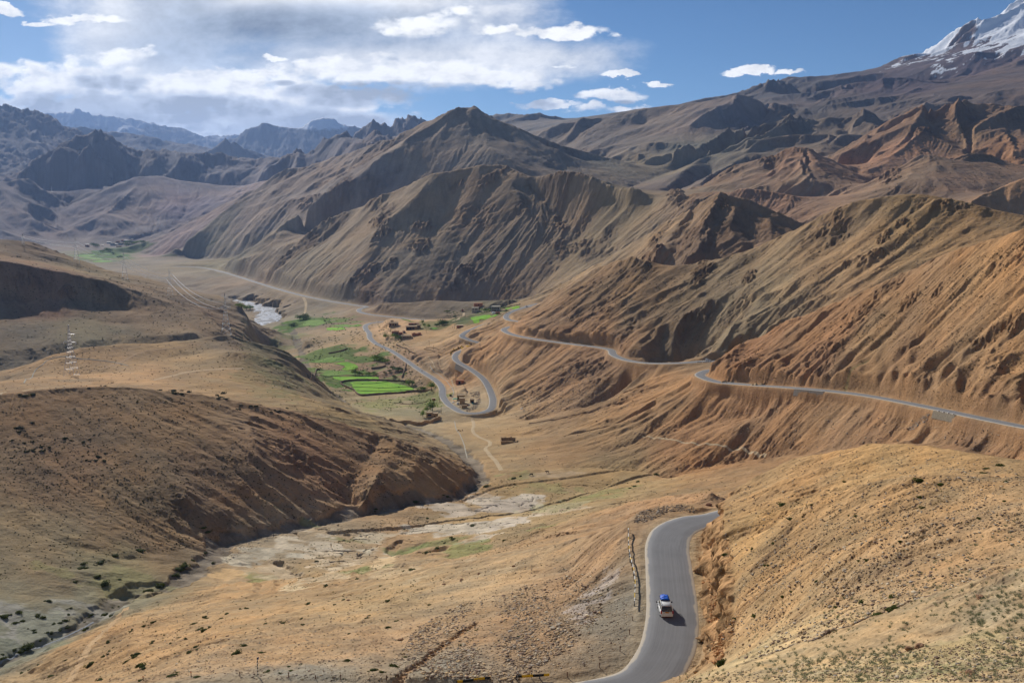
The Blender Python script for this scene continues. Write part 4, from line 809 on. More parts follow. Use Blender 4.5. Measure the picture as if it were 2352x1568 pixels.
for poly,mt in ((Z3([(905,690),(850,660),(930,645),(1500,632),(1600,660),(1830,708),(1960,748),(2010,780),(1990,802),(1500,840),(1030,862),(960,800),(905,740)]),BR),
 (Z3([(560,565),(600,545),(1370,550),(1400,600),(1000,610),(740,628),(590,592)]),BR),(Z3([(560,325),(700,300),(850,295),(960,330),(1035,380),(960,430),(820,445),(700,440),(780,375),(680,345)]),BR),
 (Z3([(330,535),(450,450),(700,450),(920,450),(960,520),(560,540)]),DG),(Z3([(180,270),(560,200),(780,240),(800,290),(540,318),(200,300)]),DG),
 (Z5([(400,415),(470,410),(540,412),(560,428),(470,437),(405,432)]),BR),(Z5([(210,388),(260,355),(380,352),(400,380),(330,402),(220,402)]),DG),(Z5([(420,395),(560,385),(690,395),(640,410),(560,410)]),DG),
 (Z5([(1530,335),(1650,312),(1755,308),(1720,330),(1610,348),(1600,372),(1550,370)]),BR),(Z5([(1790,262),(1850,252),(1925,246),(1900,268),(1820,270)]),BR),(Z5([(970,345),(1010,345),(1070,360),(1060,368)]),MG),(Z5([(1205,412),(1250,410),(1290,420),(1240,432)]),MG),
 (Z9([(-300,960),(0,930),(300,920),(380,950),(200,1000),(-100,1010)]),MG),(Z9([(-150,1020),(300,1010),(600,1060),(500,1100),(200,1080)]),DG),(Z9([(250,1130),(500,1100),(850,1110),(890,1150),(500,1180),(230,1165)]),MG),(Z9([(500,900),(800,890),(950,900),(600,930)]),DG)):
    drape('crop_field',poly,mt,lift=.35)
BUND=cropmat('bund_weeds',(70,92,34),(96,110,50))
for L_ in (Z3([(930,672),(1150,678),(1350,668),(1540,642)]),Z3([(900,735),(1200,742),(1500,752),(1900,735)]),Z3([(985,800),(1300,808),(1650,800),(1990,785)]),Z3([(600,548),(900,552),(1250,548)]),Z3([(330,538),(560,545)])): ribbon('field_bund',L_,1.5,BUND,.75,kind='stuff')
log('fields')
# ------------------------------------------------------------------ builders
rnd=random.Random(7); rng=np.random.default_rng(11)
def thing(name,label,cat,loc,rz=0,group=None):
    o=bpy.data.objects.new(name,None); C.objects.link(o); o.location=loc; o.rotation_euler=(0,0,rz); o.empty_display_size=.2
    return tagged(o,label,cat,group)
class MB:
    def __init__(s): s.v=[]; s.f=[]; s.m=[]
    def add(s,v,f,mi=0):
        n=len(s.v); s.v+= [tuple(p) for p in v]; s.f+=[tuple(i+n for i in q) for q in f]; s.m+=[mi]*len(f)
    def box(s,x0,x1,y0,y1,z0,z1,mi=0,tap=0,ch=0):
        v=[(x0,y0,z0),(x1,y0,z0),(x1,y1,z0),(x0,y1,z0),(x0+tap,y0+tap,z1),(x1-tap,y0+tap,z1),(x1-tap,y1-tap,z1),(x0+tap,y1-tap,z1)]
        s.add(v,[(3,2,1,0),(4,5,6,7),(0,1,5,4),(1,2,6,5),(2,3,7,6),(3,0,4,7)],mi)
    def bar(s,a,b,r,n=4,r2=None,mi=0):
        a=Vector(a);b=Vector(b);d=(b-a).normalized(); u=d.orthogonal().normalized(); w=d.cross(u); r2=r if r2 is None else r2
        v=[a+(u*math.cos(k*2*math.pi/n)+w*math.sin(k*2*math.pi/n))*r for k in range(n)]+[b+(u*math.cos(k*2*math.pi/n)+w*math.sin(k*2*math.pi/n))*r2 for k in range(n)]
        s.add(v,[(k,(k+1)%n,n+(k+1)%n,n+k) for k in range(n)]+[tuple(range(n))[::-1],tuple(range(n,2*n))],mi)
    def tube(s,pts,r,n=6,mi=0):
        for a,b in zip(pts[:-1],pts[1:]): s.bar(a,b,r,n,mi=mi)
    def loft(s,secs,mi=0,cap=True):
        K=len(secs[0]); v=[p for q in secs for p in q]; f=[]
        for i in range(len(secs)-1):
            for k in range(K): f.append((i*K+k,i*K+(k+1)%K,(i+1)*K+(k+1)%K,(i+1)*K+k))
        if cap: f.append(tuple(range(K))[::-1]); f.append(tuple(range((len(secs)-1)*K,len(secs)*K)))
        s.add(v,f,mi)
    def build(s,name,mat,parent=None,smooth=False,mats=None,bevel=0):
        o=mesh_obj(name,s.v,s.f,mat,smooth,parent,mats,s.m if mats else None)
        if bevel:
            b=o.modifiers.new('bevel','BEVEL'); b.width=bevel; b.segments=2; b.limit_method='ANGLE'; b.angle_limit=.6
        return o
def copy_tree(o,parent=None):
    c=o.copy(); C.objects.link(c); c.parent=parent
    for ch in list(o.children): copy_tree(ch,c)
    return c
def noisy(name,rgb,amp=.3,sc=1.5,rough=.9,spec=.1):
    m,t,b=newmat(name,rough=rough,spec=spec); P=t.add('ShaderNodeTexCoord').outputs['Object']
    n=t.noise(P,sc,4,.6); k=t.m('ADD',t.m('MULTIPLY',n,amp*2),1-amp)
    t.set(b.inputs['Base Color'],t.mix(1.0,(*lin(*rgb),1),t.add('ShaderNodeCombineColor',i_0=k,i_1=k,i_2=k).outputs[0],'MULTIPLY'))
    bp=t.add('ShaderNodeBump',i_Strength=.4,i_Distance=.1,i_Height=n); t.set(b.inputs['Normal'],bp.outputs[0]); return m
MUD=noisy('mud_brick',(176,148,112)); MUDR=noisy('red_mud_brick',(170,116,84)); PLAST=noisy('pale_plaster',(206,196,172),.15); GREYW=noisy('grey_wash',(178,176,170),.2); ROOFM=noisy('mud_roof',(196,174,140),.2)
DARKW=noisy('dark_opening',(34,32,32),.2); WOOD=noisy('old_timber',(92,70,52),.3); TIN=noisy('white_sheet_roof',(232,232,228),.08,1,.35,.5)
STONE=noisy('rubble_stone',(140,132,120),.5,1.2); STONE2=noisy('pale_masonry',(138,128,110),.5,1.0); STEEL,_,b=newmat('galvanised_steel',(.52,.53,.54),.5,.4,.5); IRON=noisy('dark_iron',(60,56,52),.3)
RUST=noisy('rusty_post',(96,58,40),.3,4); WHITEP=noisy('white_paint',(228,226,218),.12,3,.5,.3); YELP=noisy('yellow_paint',(222,178,30),.2,3,.5,.3); BLKP=noisy('black_paint',(28,28,28),.3,3,.5,.3)
# ---- shrubs, trees
def leafcloud(n,rad,flat,size,seed,tri=True,lobes=5):
    r=np.random.default_rng(seed); c=r.normal(size=(lobes,3))*[.55,.55,.3]; c[:,2]=np.abs(c[:,2])*.9; rr=r.uniform(.45,.75,lobes)
    k=r.integers(0,lobes,n); d=r.normal(size=(n,3)); d/=np.linalg.norm(d,axis=1)[:,None]
    p=c[k]+d*(rr[k]*r.uniform(.72,1.04,n)**.6)[:,None]; p[:,2]=np.abs(p[:,2])
    p*=[rad,rad,rad*flat]
    nrm=d+r.normal(size=(n,3))*.45; nrm/=np.linalg.norm(nrm,axis=1)[:,None]
    a=np.cross(nrm,r.normal(size=(n,3))); a/=np.linalg.norm(a,axis=1)[:,None]+1e-6; bb=np.cross(nrm,a)
    s=size*r.uniform(.6,1.3,n)[:,None]
    V=np.concatenate([p-a*s-bb*s*.7,p+a*s-bb*s*.7,p+bb*s,],1).reshape(-1,3)
    return V,np.arange(3*n).reshape(-1,3)
def foliage(name,c1,c2):
    m,t,b=newmat(name,rough=.85,spec=.1); P=t.add('ShaderNodeTexCoord').outputs['Object']; oi=t.add('ShaderNodeObjectInfo').outputs['Random']
    n=t.noise(P,1.7,3,.6); f=t.m('ADD',t.ramp(n,.35,.65),t.m('MULTIPLY_ADD',oi,.5,-.25),clamp=True)
    t.set(b.inputs['Base Color'],t.mix(f,(*c1,1),(*c2,1))); cc=b.inputs['Base Color'].links[0].from_socket; tr=t.add('ShaderNodeBsdfTranslucent'); t.l.new(cc,tr.inputs[0]); mx=t.add('ShaderNodeMixShader',i_0=.45); t.l.new(b.outputs[0],mx.inputs[1]); t.l.new(tr.outputs[0],mx.inputs[2]); t.l.new(mx.outputs[0],m.node_tree.nodes['Material Output'].inputs['Surface']); return m
SHR=foliage('cushion_shrub_leaves',(.045,.060,.012),(.10,.115,.022)); SHR2=foliage('dark_scrub',(.030,.038,.018),(.06,.07,.03)); LEAF=foliage('willow_leaves',(.10,.18,.02),(.20,.29,.04)); LEAFD=foliage('dark_leaves',(.06,.11,.025),(.11,.17,.04)); SAGE=foliage('sage_tufts',(.24,.25,.14),(.36,.34,.20))
shrub_me=[]
for k in range(4):
    V,Fc=leafcloud(330,.52,[.75,.62,.9,.7][k],.075,50+k,lobes=4+k)
    core=MB(); core.loft([[ (math.cos(a)*.42*q,math.sin(a)*.42*q,z) for a in np.linspace(0,2*math.pi,8,endpoint=False)] for q,z in ((1,-.1),(1.05,.12),(.7,.26),(.15,.32))])
    V=list(map(tuple,V))+core.v; Fc=[tuple(f) for f in Fc]+[tuple(i+len(V)-len(core.v) for i in f) for f in core.f]
    me=bpy.data.meshes.new('cushion_shrub'); me.from_pydata(V,[],Fc); me.materials.append(SHR); shrub_me.append(me)
shrub_me2=[]
for me in shrub_me:
    m2_=me.copy(); m2_.materials.clear(); m2_.materials.append(SHR2); shrub_me2.append(m2_)
nshrub=0
def shrubs(lst,label,group,dark=False,dmin=60):
    global nshrub
    for e in lst:
        px,py,n,sx_,sy_,size=e
        for i in range(n):
            a=px+rnd.gauss(0,sx_); b_=py+rnd.gauss(0,sy_)-(a-px)*(.45 if sx_>6 and not dark else 0)
            if not(2<a<2350 and b_<1566): continue
            p=gat(a,b_,dmin=dmin)
            d=min(np.hypot(road_pl[0][:,0]-p[0],road_pl[0][:,1]-p[1]).min(),np.hypot(road_pl[1][:,0]-p[0],road_pl[1][:,1]-p[1]).min())
            if d<6: continue
            me=(shrub_me2 if dark else shrub_me)[rnd.randrange(4)]
            o=bpy.data.objects.new('cushion_shrub',me); C.objects.link(o); o.location=(p[0],p[1],p[2]-.05)
            s=size*rnd.uniform(.6,1.35)*p[1]/F*1.0; o.scale=(s*rnd.uniform(.9,1.5),s*rnd.uniform(.8,1.2),s*rnd.uniform(.7,1.1)); o.rotation_euler=(0,0,rnd.uniform(0,6.3))
            tagged(o,label,'shrub',group); nshrub+=1
shrubs([(470,1445,5,12,5,13),(340,1430,4,18,4,8),(250,1475,3,10,4,9),(445,1490,3,10,4,10),(240,1505,3,8,4,10),(410,1468,3,12,4,9),(330,1530,3,6,4,15),(310,1505,2,5,5,14),(345,1478,2,8,3,13),(120,1450,3,12,4,12),(460,1425,3,10,3,9),(520,1415,2,8,4,8),(205,1528,2,4,3,12),(150,1512,1,2,2,10),(290,1520,2,6,3,9),(240,1410,2,6,3,10),(265,1395,2,6,3,8),(200,1440,2,10,4,9),(380,1450,1,12,4,9),(560,1480,1,3,3,12),(230,1560,1,3,2,12),(118,1552,1,2,2,12)],
 'flat dark green cushion shrub on the orange slope at lower left','cushion shrubs on the orange lower left slope')
shrubs([(540,1500,2,5,3,14),(665,1530,1,2,2,14),(690,1524,1,1,1,10),(620,1543,1,3,2,12),(640,1545,1,1,1,10),(600,1500,1,2,2,10),(668,1540,1,1,1,9),(320,1562,1,2,2,12),(860,1540,1,2,2,15),(905,1532,1,2,2,20),(880,1545,1,2,2,12),(930,1508,1,1,1,12),(395,1553,1,1,1,18),(450,1556,1,1,1,14),(510,1565,1,1,1,12),(800,1518,1,2,2,12),(745,1562,1,1,1,12)],
 'rounded olive cushion shrub above the gravel shoulder along the bottom of the photo','cushion shrubs above the bottom gravel shoulder')
shrubs([(12,1415,2,4,3,16),(40,1408,1,2,2,20),(110,1381,1,1,1,17),(20,1438,3,14,3,13),(50,1425,1,2,2,14),(92,1412,3,10,4,12),(140,1425,5,14,6,9),(130,1450,4,16,5,8),(60,1488,4,16,3,16),(20,1500,3,8,4,10),(160,1395,2,6,3,8),(200,1418,3,8,5,7),(85,1440,3,14,6,8),(60,1540,3,14,4,10),(190,1300,2,6,3,14),(230,1290,1,3,2,14),(220,1330,1,3,3,12),(322,1265,2,6,2,17),(265,1280,1,2,2,12),(235,1343,2,8,3,22),(275,1331,1,2,2,12),(450,1282,4,14,4,13),(415,1305,3,8,3,12),(490,1296,1,2,2,13),(480,1220,1,2,2,14),(465,1212,1,2,2,9),(395,1322,2,8,3,12),(365,1345,3,10,3,13),(175,1337,1,2,2,12),(190,1308,2,7,3,10)],
 'round dark green cushion shrub on the grey green flat beside the stream at far left','cushion shrubs by the stream at left')
shrubs([(2270,1080,3,16,3,16),(2310,1102,3,12,5,15),(2112,1104,1,1,1,17),(2162,1112,1,1,1,18),(2305,1150,1,2,2,14),(2120,1168,1,2,2,18),(1800,1160,1,2,2,16),(1950,1182,1,1,1,9),(1815,1190,1,2,2,11),(1863,1158,1,2,2,9),(1940,1107,1,2,2,11),(1670,1278,1,2,2,18),(1968,1182,1,1,1,11),(1776,1246,1,1,1,15),(1800,1371,1,2,2,16),(1818,1358,1,2,2,14),(1978,1386,1,2,2,18),(2050,1370,1,3,2,22),(1972,1287,1,1,1,9),(1995,1284,1,1,1,11),(1840,1278,1,1,1,10),(1730,1260,1,2,2,9),(2025,1478,3,16,3,26),(2110,1140,1,2,2,9),(1690,1420,1,2,2,12),(1735,1410,1,2,2,10),(1657,1518,1,2,2,20),(1880,1330,1,2,2,9),(2200,1200,1,2,2,10),(2250,1190,1,2,2,9),(1770,1296,2,8,4,7),(2080,1250,2,10,6,8),(2040,1195,1,3,3,9),(1925,1395,1,3,3,10)],
 'green cushion shrub on the sandy hillside right of the near road','cushion shrubs on the right hand hillside')
shrubs([(820,1330,1,2,2,10),(830,1375,1,1,1,9),(750,1345,1,1,1,10),(710,1385,1,2,2,10),(770,1390,1,1,1,9),(790,1375,1,2,2,8),(700,1430,2,6,4,8),(890,1383,1,2,2,10),(840,1415,2,10,5,7),(560,1400,2,6,3,9),(900,1435,2,8,5,9),(1085,1448,2,10,5,11),(940,1375,1,2,2,8),(1060,1480,1,2,2,9),(800,1460,2,10,5,8),(985,1390,1,2,2,7),(650,1430,2,10,4,8),(600,1440,2,10,5,8),(1190,1460,1,2,2,10),(870,1355,3,18,5,7)],
 'small yellow green cushion shrub on the stony slope left of the near road','small shrubs on the stony slope')
shrubs([(80,1030,10,22,14,7),(170,1010,7,18,12,7),(220,1050,7,16,12,8),(60,980,5,18,8,7),(400,900,8,18,4,9),(500,912,5,14,4,10),(560,935,9,16,7,6),(635,945,5,14,5,7),(70,905,3,14,3,9),(250,885,4,18,3,6),(830,1020,3,10,5,6),(730,1290,1,2,2,6)],
 'dark shrub dotted over the brown face of the rounded left hill','dark shrubs on the rounded left hill',True,250)
shrubs([(1100,1120,2,10,3,9),(1030,1135,2,10,3,9),(960,1150,2,12,3,9),(1150,1310,0,1,1,8),(940,1310,2,14,4,10),(960,1205,2,14,3,9),(1085,1205,2,14,3,10),(1190,1095,2,10,3,8),(1040,1235,3,22,4,9),(990,1265,2,12,3,10),(870,1170,2,12,3,9),(1480,1100,4,18,5,9),(1330,1240,1,14,4,7),(1240,1270,1,14,4,7),(1160,1240,1,20,4,6),(830,1060,0,1,1,1)],
 'low green shrub on the pale valley floor between the stream and the near slope','low shrubs on the valley floor',False,250)
log('shrubs',nshrub)
def tree_mesh(seed,tall,leafm):
    t_=MB(); r=random.Random(seed); pts=[(0,0,-.05)]
    for k in range(4): pts.append((r.uniform(-.02,.02)*(k+1),r.uniform(-.02,.02)*(k+1),.11*(k+1)))
    rad=.035
    for a,b_ in zip(pts[:-1],pts[1:]): t_.bar(a,b_,rad,6,rad*.8); rad*=.8
    top=pts[-1]
    for k in range(7):
        an=k*.9+r.random(); q=(top[0]*.8+math.cos(an)*.2,top[1]*.8+math.sin(an)*.2,.5+.3*r.random()); t_.bar(pts[2+k%3],q,.014,5,.004)
    V,Fc=leafcloud(900,.34,1.15*tall,.026,seed,lobes=8); V=V+np.array([0,0,.22])
    return t_,V,Fc
tree_t=[]
def tree(px,py,hpx,label,group=None,kind=0,wide=1.0,dm=None,cat='tree'):
    p=gat(px,py,dmin=dm); h=hpx*p[1]/F*1.7
    t_,V,Fc=TREES[kind%len(TREES)]
    o=thing('willow_tree' if kind<3 else 'dark_tree',label,cat,p,rnd.uniform(0,6),group); o.scale=(h*wide,h*wide,h)
    for src,nm in ((t_,'trunk'),(V,'crown')):
        c=bpy.data.objects.new(nm,src); C.objects.link(c); c.parent=o
    return o
TREES=[]
for k in range(5):
    t_,V,Fc=tree_mesh(80+k,[1,.8,1.2,.75,1][k],None)
    a=bpy.data.meshes.new('trunk'); a.from_pydata(t_.v,[],t_.f); a.materials.append(WOOD); c=bpy.data.meshes.new('crown'); c.from_pydata(list(map(tuple,V)),[],[tuple(f) for f in Fc]); c.materials.append(LEAF if k<3 else LEAFD)
    TREES.append((a,c,None))
def z3(x,y): return (689+x*.13183,792.4+y*.13183)
def z5(x,y): return (631.6+x*.29296,631.6+y*.29296)
def zh(x,y): return (976.1+x*.09766,861.3+y*.09766)
def zu(x,y): return (918.7+x*.09887,660.3+y*.09887)
def zk(x,y): return (792.4+x*.09894,660.3+y*.09894)
def zf(x,y): return (195.2+x*.07324,516.8+y*.07324)
def z4(x,y): return (976.1+x*.10987,700.5+y*.10987)
tree(*z3(960,522),15,'biggest round willow standing at the left end of the row between the bright fields',kind=0,wide=1.1)
G='willows in the row between the bright fields'
for x,h in ((1035,9),(1085,8),(1155,7),(1220,9),(1275,10),(1330,7)): tree(*z3(x,526),h,'small bushy willow in the row behind the bright lower field',G,1,1.1)
G='bushes under the road above the fields'
for x,y,h in ((1290,250,12),(1330,262,12),(1370,270,12),(1400,285,12),(1440,280,11),(1480,310,10),(1530,300,8)): tree(*z3(x,y),h*.9,'green bush in the thicket on the bank above the fields',G,rnd.randrange(3),1.3)
G='dark bushes at the right end of the fields'
for x,y,h in ((1610,420,9),(1660,440,8),(1710,455,11),(1750,440,8),(1560,470,7),(1480,500,6),(1640,560,6)): tree(*z3(x,y),h,'dark leafy bush on the rough ground right of the willow row',G,3,1.3)
tree(*z3(1900,705),14,'tree at the right corner of the walled field below the road',kind=0,wide=.9); tree(*z3(1950,700),11,'smaller tree just right of the walled field corner tree',kind=2)
tree(*z3(2290,775),19,'tall solitary willow at the road edge by the field wall end',kind=0,wide=.75); tree(*z3(2110,795),11,'low spreading willow at the right end of the bright walled field',kind=1,wide=1.7)
tree(*z3(2310,1140),22,'largest willow beside the mud house under the hairpin',kind=0,wide=.9); tree(*z3(2220,1160),14,'middle willow left of the largest one under the hairpin',kind=1); tree(*z3(2140,1250),15,'leaning willow in front of the mud house under the hairpin',kind=2,wide=.7); tree(*z3(1750,1010),6,'single small bush on the dry pasture left of the mud house',kind=3,cat='bush')
tree(*zk(950,1185),12,'round willow at the left edge of the knoll village',kind=0,wide=.9); tree(*zk(1170,1165),12,'willow in front of the ruined house cluster on the knoll',kind=1,wide=1.2); tree(*zk(1250,1225),12,'dark tree right of the willow under the ruined cluster',kind=4,wide=1.3)
tree(*zk(1850,915),8,'thin pale tree right of the long village house',kind=2,wide=.8); tree(*zk(1945,945),10,'tree beside the small field right of the village',kind=0,wide=.7); tree(*zk(1795,835),8,'small tree standing right by the lower road behind the village',kind=2,wide=.9)
G='trees along the stream behind the village'
for x,y,h in ((2120,905,7),(2190,900,9),(2260,880,13),(2300,880,11)): tree(*zk(x,y),h,'dark green tree in the stream belt behind the village',G,4,1.2)
for x,y,h in ((990,860,9),(1060,868,8)): tree(*zu(x,y),h,'dark green tree in the stream belt behind the village',G,4,1.2)
tree(*zu(1975,570),11,'leafy tree between the two big plastered houses',kind=1,wide=1.2); tree(*z4(1700,150),7,'bush right of the grey two storey house by the field',kind=3,wide=1.4,cat='bush'); tree(*zu(1100,580),6,'small bush under the left cliff near the white houses',kind=3,wide=1.3,cat='bush')
G='dark bushes at the head of the river flat'
for x,y,h in ((195,350,8),(225,345,9),(150,400,6),(130,410,6),(245,350,7)): tree(*z5(x,y),h*1.3,'dark bush at the edge of the green beside the river',G,4,1.6)
G='bushes by the river bank'
for x,y in ((548,705),(556,708),(566,712),(575,710)): tree(x,y,9,'green bush on the bank left of the river bend',G,0,1.6)
G='trees of the far village'
for x,y in ((1280,580),(1340,575),(1390,580),(1450,570),(1500,590),(1560,600),(1630,580),(1780,570),(1830,565),(1300,650),(1360,655)): tree(*zf(x,y),6,'tree in the grove right of the far village houses',G,rnd.choice((0,4)),1.3)
G='trees above the far green fields'
for x,y,h in ((490,860,5),(560,850,5),(690,820,7),(740,820,7),(800,840,7),(900,930,5),(1060,1040,5),(1140,1030,5),(330,680,7),(260,660,7),(400,690,6)): tree(*zf(x,y),h,'tree beside the far green fields',G,rnd.choice((0,4)),1.4)
log('trees')
# ---- houses
def house(px,py,wpx,hpx,dep,yaw,label,wall=MUD,roof=ROOFM,wins=(),door=None,parapet=True,name='mud_house',cat='house',dm=None,overhang=.25,porch=False,group=None,lift=0):
    p=gat(px,py,dmin=dm); k=p[1]/F; w=wpx*k; h=hpx*k
    o=thing(name,label,cat,(p[0],p[1],p[2]+lift),yaw,group)
    m=MB(); m.box(-w/2,w/2,0,dep,-2.5,h,tap=.06*min(1,h/5)); m.build('wall',wall,o,bevel=.06)
    m=MB(); m.box(-w/2-overhang,w/2+overhang,-overhang,dep+overhang,h+.003,h+.22)
    if parapet:
        a=overhang*.4
        for q in ((-w/2-a,w/2+a,-a,.22),(-w/2-a,w/2+a,dep-.22,dep+a),(-w/2-a,-w/2+.25,.223,dep-.223),(w/2-.25,w/2+a,.223,dep-.223)): m.box(q[0],q[1],q[2],q[3],h+.223,h+.55)
    m.build('roof',roof,o)
    for (cx,cz,ww,wh) in wins:
        x=cx*w/2; z=cz*h; ww=ww*w; wh=wh*h
        m=MB(); m.box(x-ww/2,x+ww/2,-.06,.12,z,z+wh); f=m.build('window',DARKW,o)
        m=MB(); e=.12; m.box(x-ww/2-e,x+ww/2+e,-.12,.05,z+wh+.002,z+wh+.16); m.box(x-ww/2-e,x+ww/2+e,-.16,.05,z-.14,z-.002); m.box(x-ww/2-e,x-ww/2-.002,-.1,.05,z,z+wh); m.box(x+ww/2+.002,x+ww/2+e,-.1,.05,z,z+wh); m.build('window_frame',WOOD if wall is not PLAST else PLAST,f)
    if door is not None:
        x=door*w/2; m=MB(); m.box(x-.55,x+.55,-.07,.1,-.1,min(2.1,h*.8)); m.build('door',WOOD,o)
    if porch:
        m=MB(); 
        for q in np.linspace(-w*.45,w*.45,5): m.bar((q,-1.6,-1),(q,-1.6,h*.8),.12)
        m.box(-w/2,w/2,-1.8,-.3,h*.8+.01,h*.8+.25); m.build('porch',WOOD,o)
    return o
W3=[(-.55,.55,.16,.25),(.15,.55,.14,.25),(.5,.55,.14,.25),(-.5,.12,.09,.16),(.0,.12,.09,.16),(.6,.12,.09,.16)]
house(*zu(1745,572),16,10,9,.0,'cream two storey house with a row of three windows under a flat parapet roof',PLAST,PLAST,W3)
house(*zu(2220,555),20,11,10,-.1,'grey washed two storey house with white roof line, right of the cream house',GREYW,PLAST,[(-.75,.5,.12,.28),(-.35,.45,.1,.34),(.1,.52,.14,.26),(.6,.5,.14,.3),(-.6,.1,.12,.18),(.0,.1,.16,.18),(.55,.1,.1,.18)],-.25)
house(*zu(1820,470),20,10,7,.1,'reddish ruined house with a broken top on the rock behind the cream house',MUDR,MUDR,[(.1,.5,.08,.3)],parapet=False,overhang=0,name='ruined_house')
house(*zu(1452,558),5,5,3,0,'tiny square mud hut with a pale roof left of the cream house',MUDR,ROOFM,(),0,name='mud_hut',cat='hut')
house(*zu(2270,620),10,4,5,0,'low dark shed at the foot of the grey washed house',MUDR,MUDR,[(0,.2,.3,.5)],name='low_shed',cat='shed')
house(*zu(1390,926),15,4.6,7,.05,'long low red brown building standing alone on the tan slope by the upper road',MUDR,ROOFM,[(-.2,.3,.05,.3)],.3,parapet=False)
house(*zu(265,985),25,8,9,.0,'long mud house with a dark open veranda across its front in the knoll village',MUD,ROOFM,[(-.62,.12,.28,.62),(-.15,.12,.2,.62),(.35,.25,.22,.45)],name='veranda_house')
house(*zu(438,960),7,9,8,.0,'narrow two storey mud house joined to the right end of the veranda house',MUD,ROOFM,[(-.4,.4,.22,.28),(.3,.4,.22,.28)])
house(*zu(320,862),24,3,5,.05,'low ruined row of rooms behind the veranda house',MUDR,MUDR,[(-.3,.2,.1,.5),(.4,.2,.1,.5)],parapet=False,name='ruined_house',dm=1400)
house(*zu(150,1185),23,6,7,.08,'low mud house with several small windows at the front edge of the knoll village',MUD,ROOFM,[(-.6,.35,.06,.35),(-.35,.35,.06,.35),(-.1,.35,.06,.35),(.3,.35,.06,.35)])
house(*zk(1125,903),22,8,8,.05,'mud house with a white trimmed porch high on the knoll',MUD,ROOFM,[(-.6,.3,.14,.4),(-.05,.25,.1,.5),(.45,.3,.14,.4)],porch=False)
house(*zk(1090,812),6.5,4,4,.0,'small upper room behind the porch house roof on the knoll',MUD,ROOFM,(),name='mud_hut',cat='hut',dm=1420)
for i,(x,y,w_,h_,lb) in enumerate(((1130,1085,9,6,'leftmost roofless room of the ruined house cluster on the knoll'),(1200,1095,10,7,'central roofless house of the ruined cluster with a pale post'),(1290,1095,9,5,'dark flat roofed block at the right of the ruined cluster'),(1375,1060,6,4,'small rubble walled hut right of the ruined cluster'))): house(*zk(x,y),w_,h_,6,.1*i-.1,lb,(MUDR,MUD,MUDR,STONE)[i],MUDR,[(-.3,.2,.16,.5),(.4,.3,.14,.35)],parapet=(i!=2),overhang=.02,name='ruined_house')
def enclosure(px,py,wpx,dep,h,yaw,label,mat=MUD,name='walled_yard',th=.6):
    p=gat(px,py); w=wpx*p[1]/F; o=thing(name,label,'enclosure',p,yaw)
    for q in ((-w/2,w/2,0,th),(-w/2,w/2,dep-th,dep),(-w/2,-w/2+th,th+.003,dep-th-.003),(w/2-th,w/2,th+.003,dep-th-.003)):
        m=MB(); n=8; dx=q[1]-q[0]; dy=q[3]-q[2]; along=dx>dy
        for i in range(n):
            hh=h*rnd.uniform(.7,1.1)
            if along: m.box(q[0]+dx*i/n,q[0]+dx*(i+1)/n-.004,q[2],q[3],-1.5,hh)
            else: m.box(q[0],q[1],q[2]+dy*i/n,q[2]+dy*(i+1)/n-.004,-1.5,hh)
        m.build('wall',mat,o)
    return o
enclosure(*zu(390,1118),22,11,2.6,.15,'roofless walled yard right of the village houses on the knoll',MUDR)
enclosure(1169,1018,38,13,1.6,.05,'ruined rectangular stone pen on the flat below the hairpin',MUD)
# inside the hairpin
house(*zh(845,600),18,13,6,.0,'taller back block of the mud tea house inside the hairpin',MUD,ROOFM,[(-.7,.35,.1,.3)],lift=-.3,dm=900)
house(*zh(878,690),12.5,14,5.5,.06,'front block of the two storey mud tea house inside the hairpin',MUD,ROOFM,())
house(*zh(1108,665),10,9,4.5,.03,'open fronted mud shed right of the tea house inside the hairpin',MUD,ROOFM,[(.0,.12,.6,.6)],name='open_shed',cat='shed')
house(*zh(925,778),13,6,4,.05,'low roofless mud store in front of the tea house',MUD,MUD,(),overhang=0,name='mud_store',cat='shed')
house(*zh(820,220),18,9,5,-.1,'ruined mud building on the slope above the tea house',MUDR,MUDR,[(-.1,.1,.24,.7)],parapet=False,overhang=.02,name='ruined_house')
house(*zh(100,1000),14,11,6,.08,'left half of the flat roofed mud house under the hairpin with an open balcony',MUD,ROOFM,[(.1,.42,.6,.34)])
house(*zh(240,995),14,9,6,.08,'right half of the flat roofed mud house under the hairpin with one small window',MUD,ROOFM,[(-.2,.25,.18,.25)],.8)
house(*zh(205,600),7.5,5,2.5,.1,'tiny mud hut between the road and the willows',MUDR,ROOFM,(),name='mud_hut',cat='hut',parapet=False)
FV=[(855,640,9,5.2,'grey two storey house with dark windows in the middle of the far village',GREYW,ROOFM),(745,575,10,3,'far village house with a big white sheet roof at left',GREYW,TIN),(1270,515,9,2.6,'far village house with a bright white roof at the top of the village',GREYW,TIN),(1130,612,13,4,'long dark windowed house right of centre in the far village',GREYW,ROOFM),(960,630,6,2.5,'small far village house with a white roof below the two storey one',MUD,TIN),(1465,470,4,1.8,'tiny white roofed house highest in the far village',MUD,TIN),(540,650,5,2,'low white roofed shed at the left edge of the far village',MUD,TIN),(60,690,8,6,'reddish gabled building left of the far village by the road',MUDR,TIN),(1020,545,7,3,'brown house behind the centre of the far village',MUDR,MUDR),(1060,690,12,2.5,'low house row at the lower edge of the far village',MUD,ROOFM),(1170,510,6,3,'brown house left of the bright top roof in the far village',MUDR,MUDR)]
for x,y,w_,h_,lb,wm,rm in FV: house(*zf(x,y),w_,h_,9,0,lb,wm,rm,[(-.55,.35,.14,.35),(.0,.35,.14,.35),(.55,.35,.14,.35)],parapet=False,name='village_house')
log('houses')
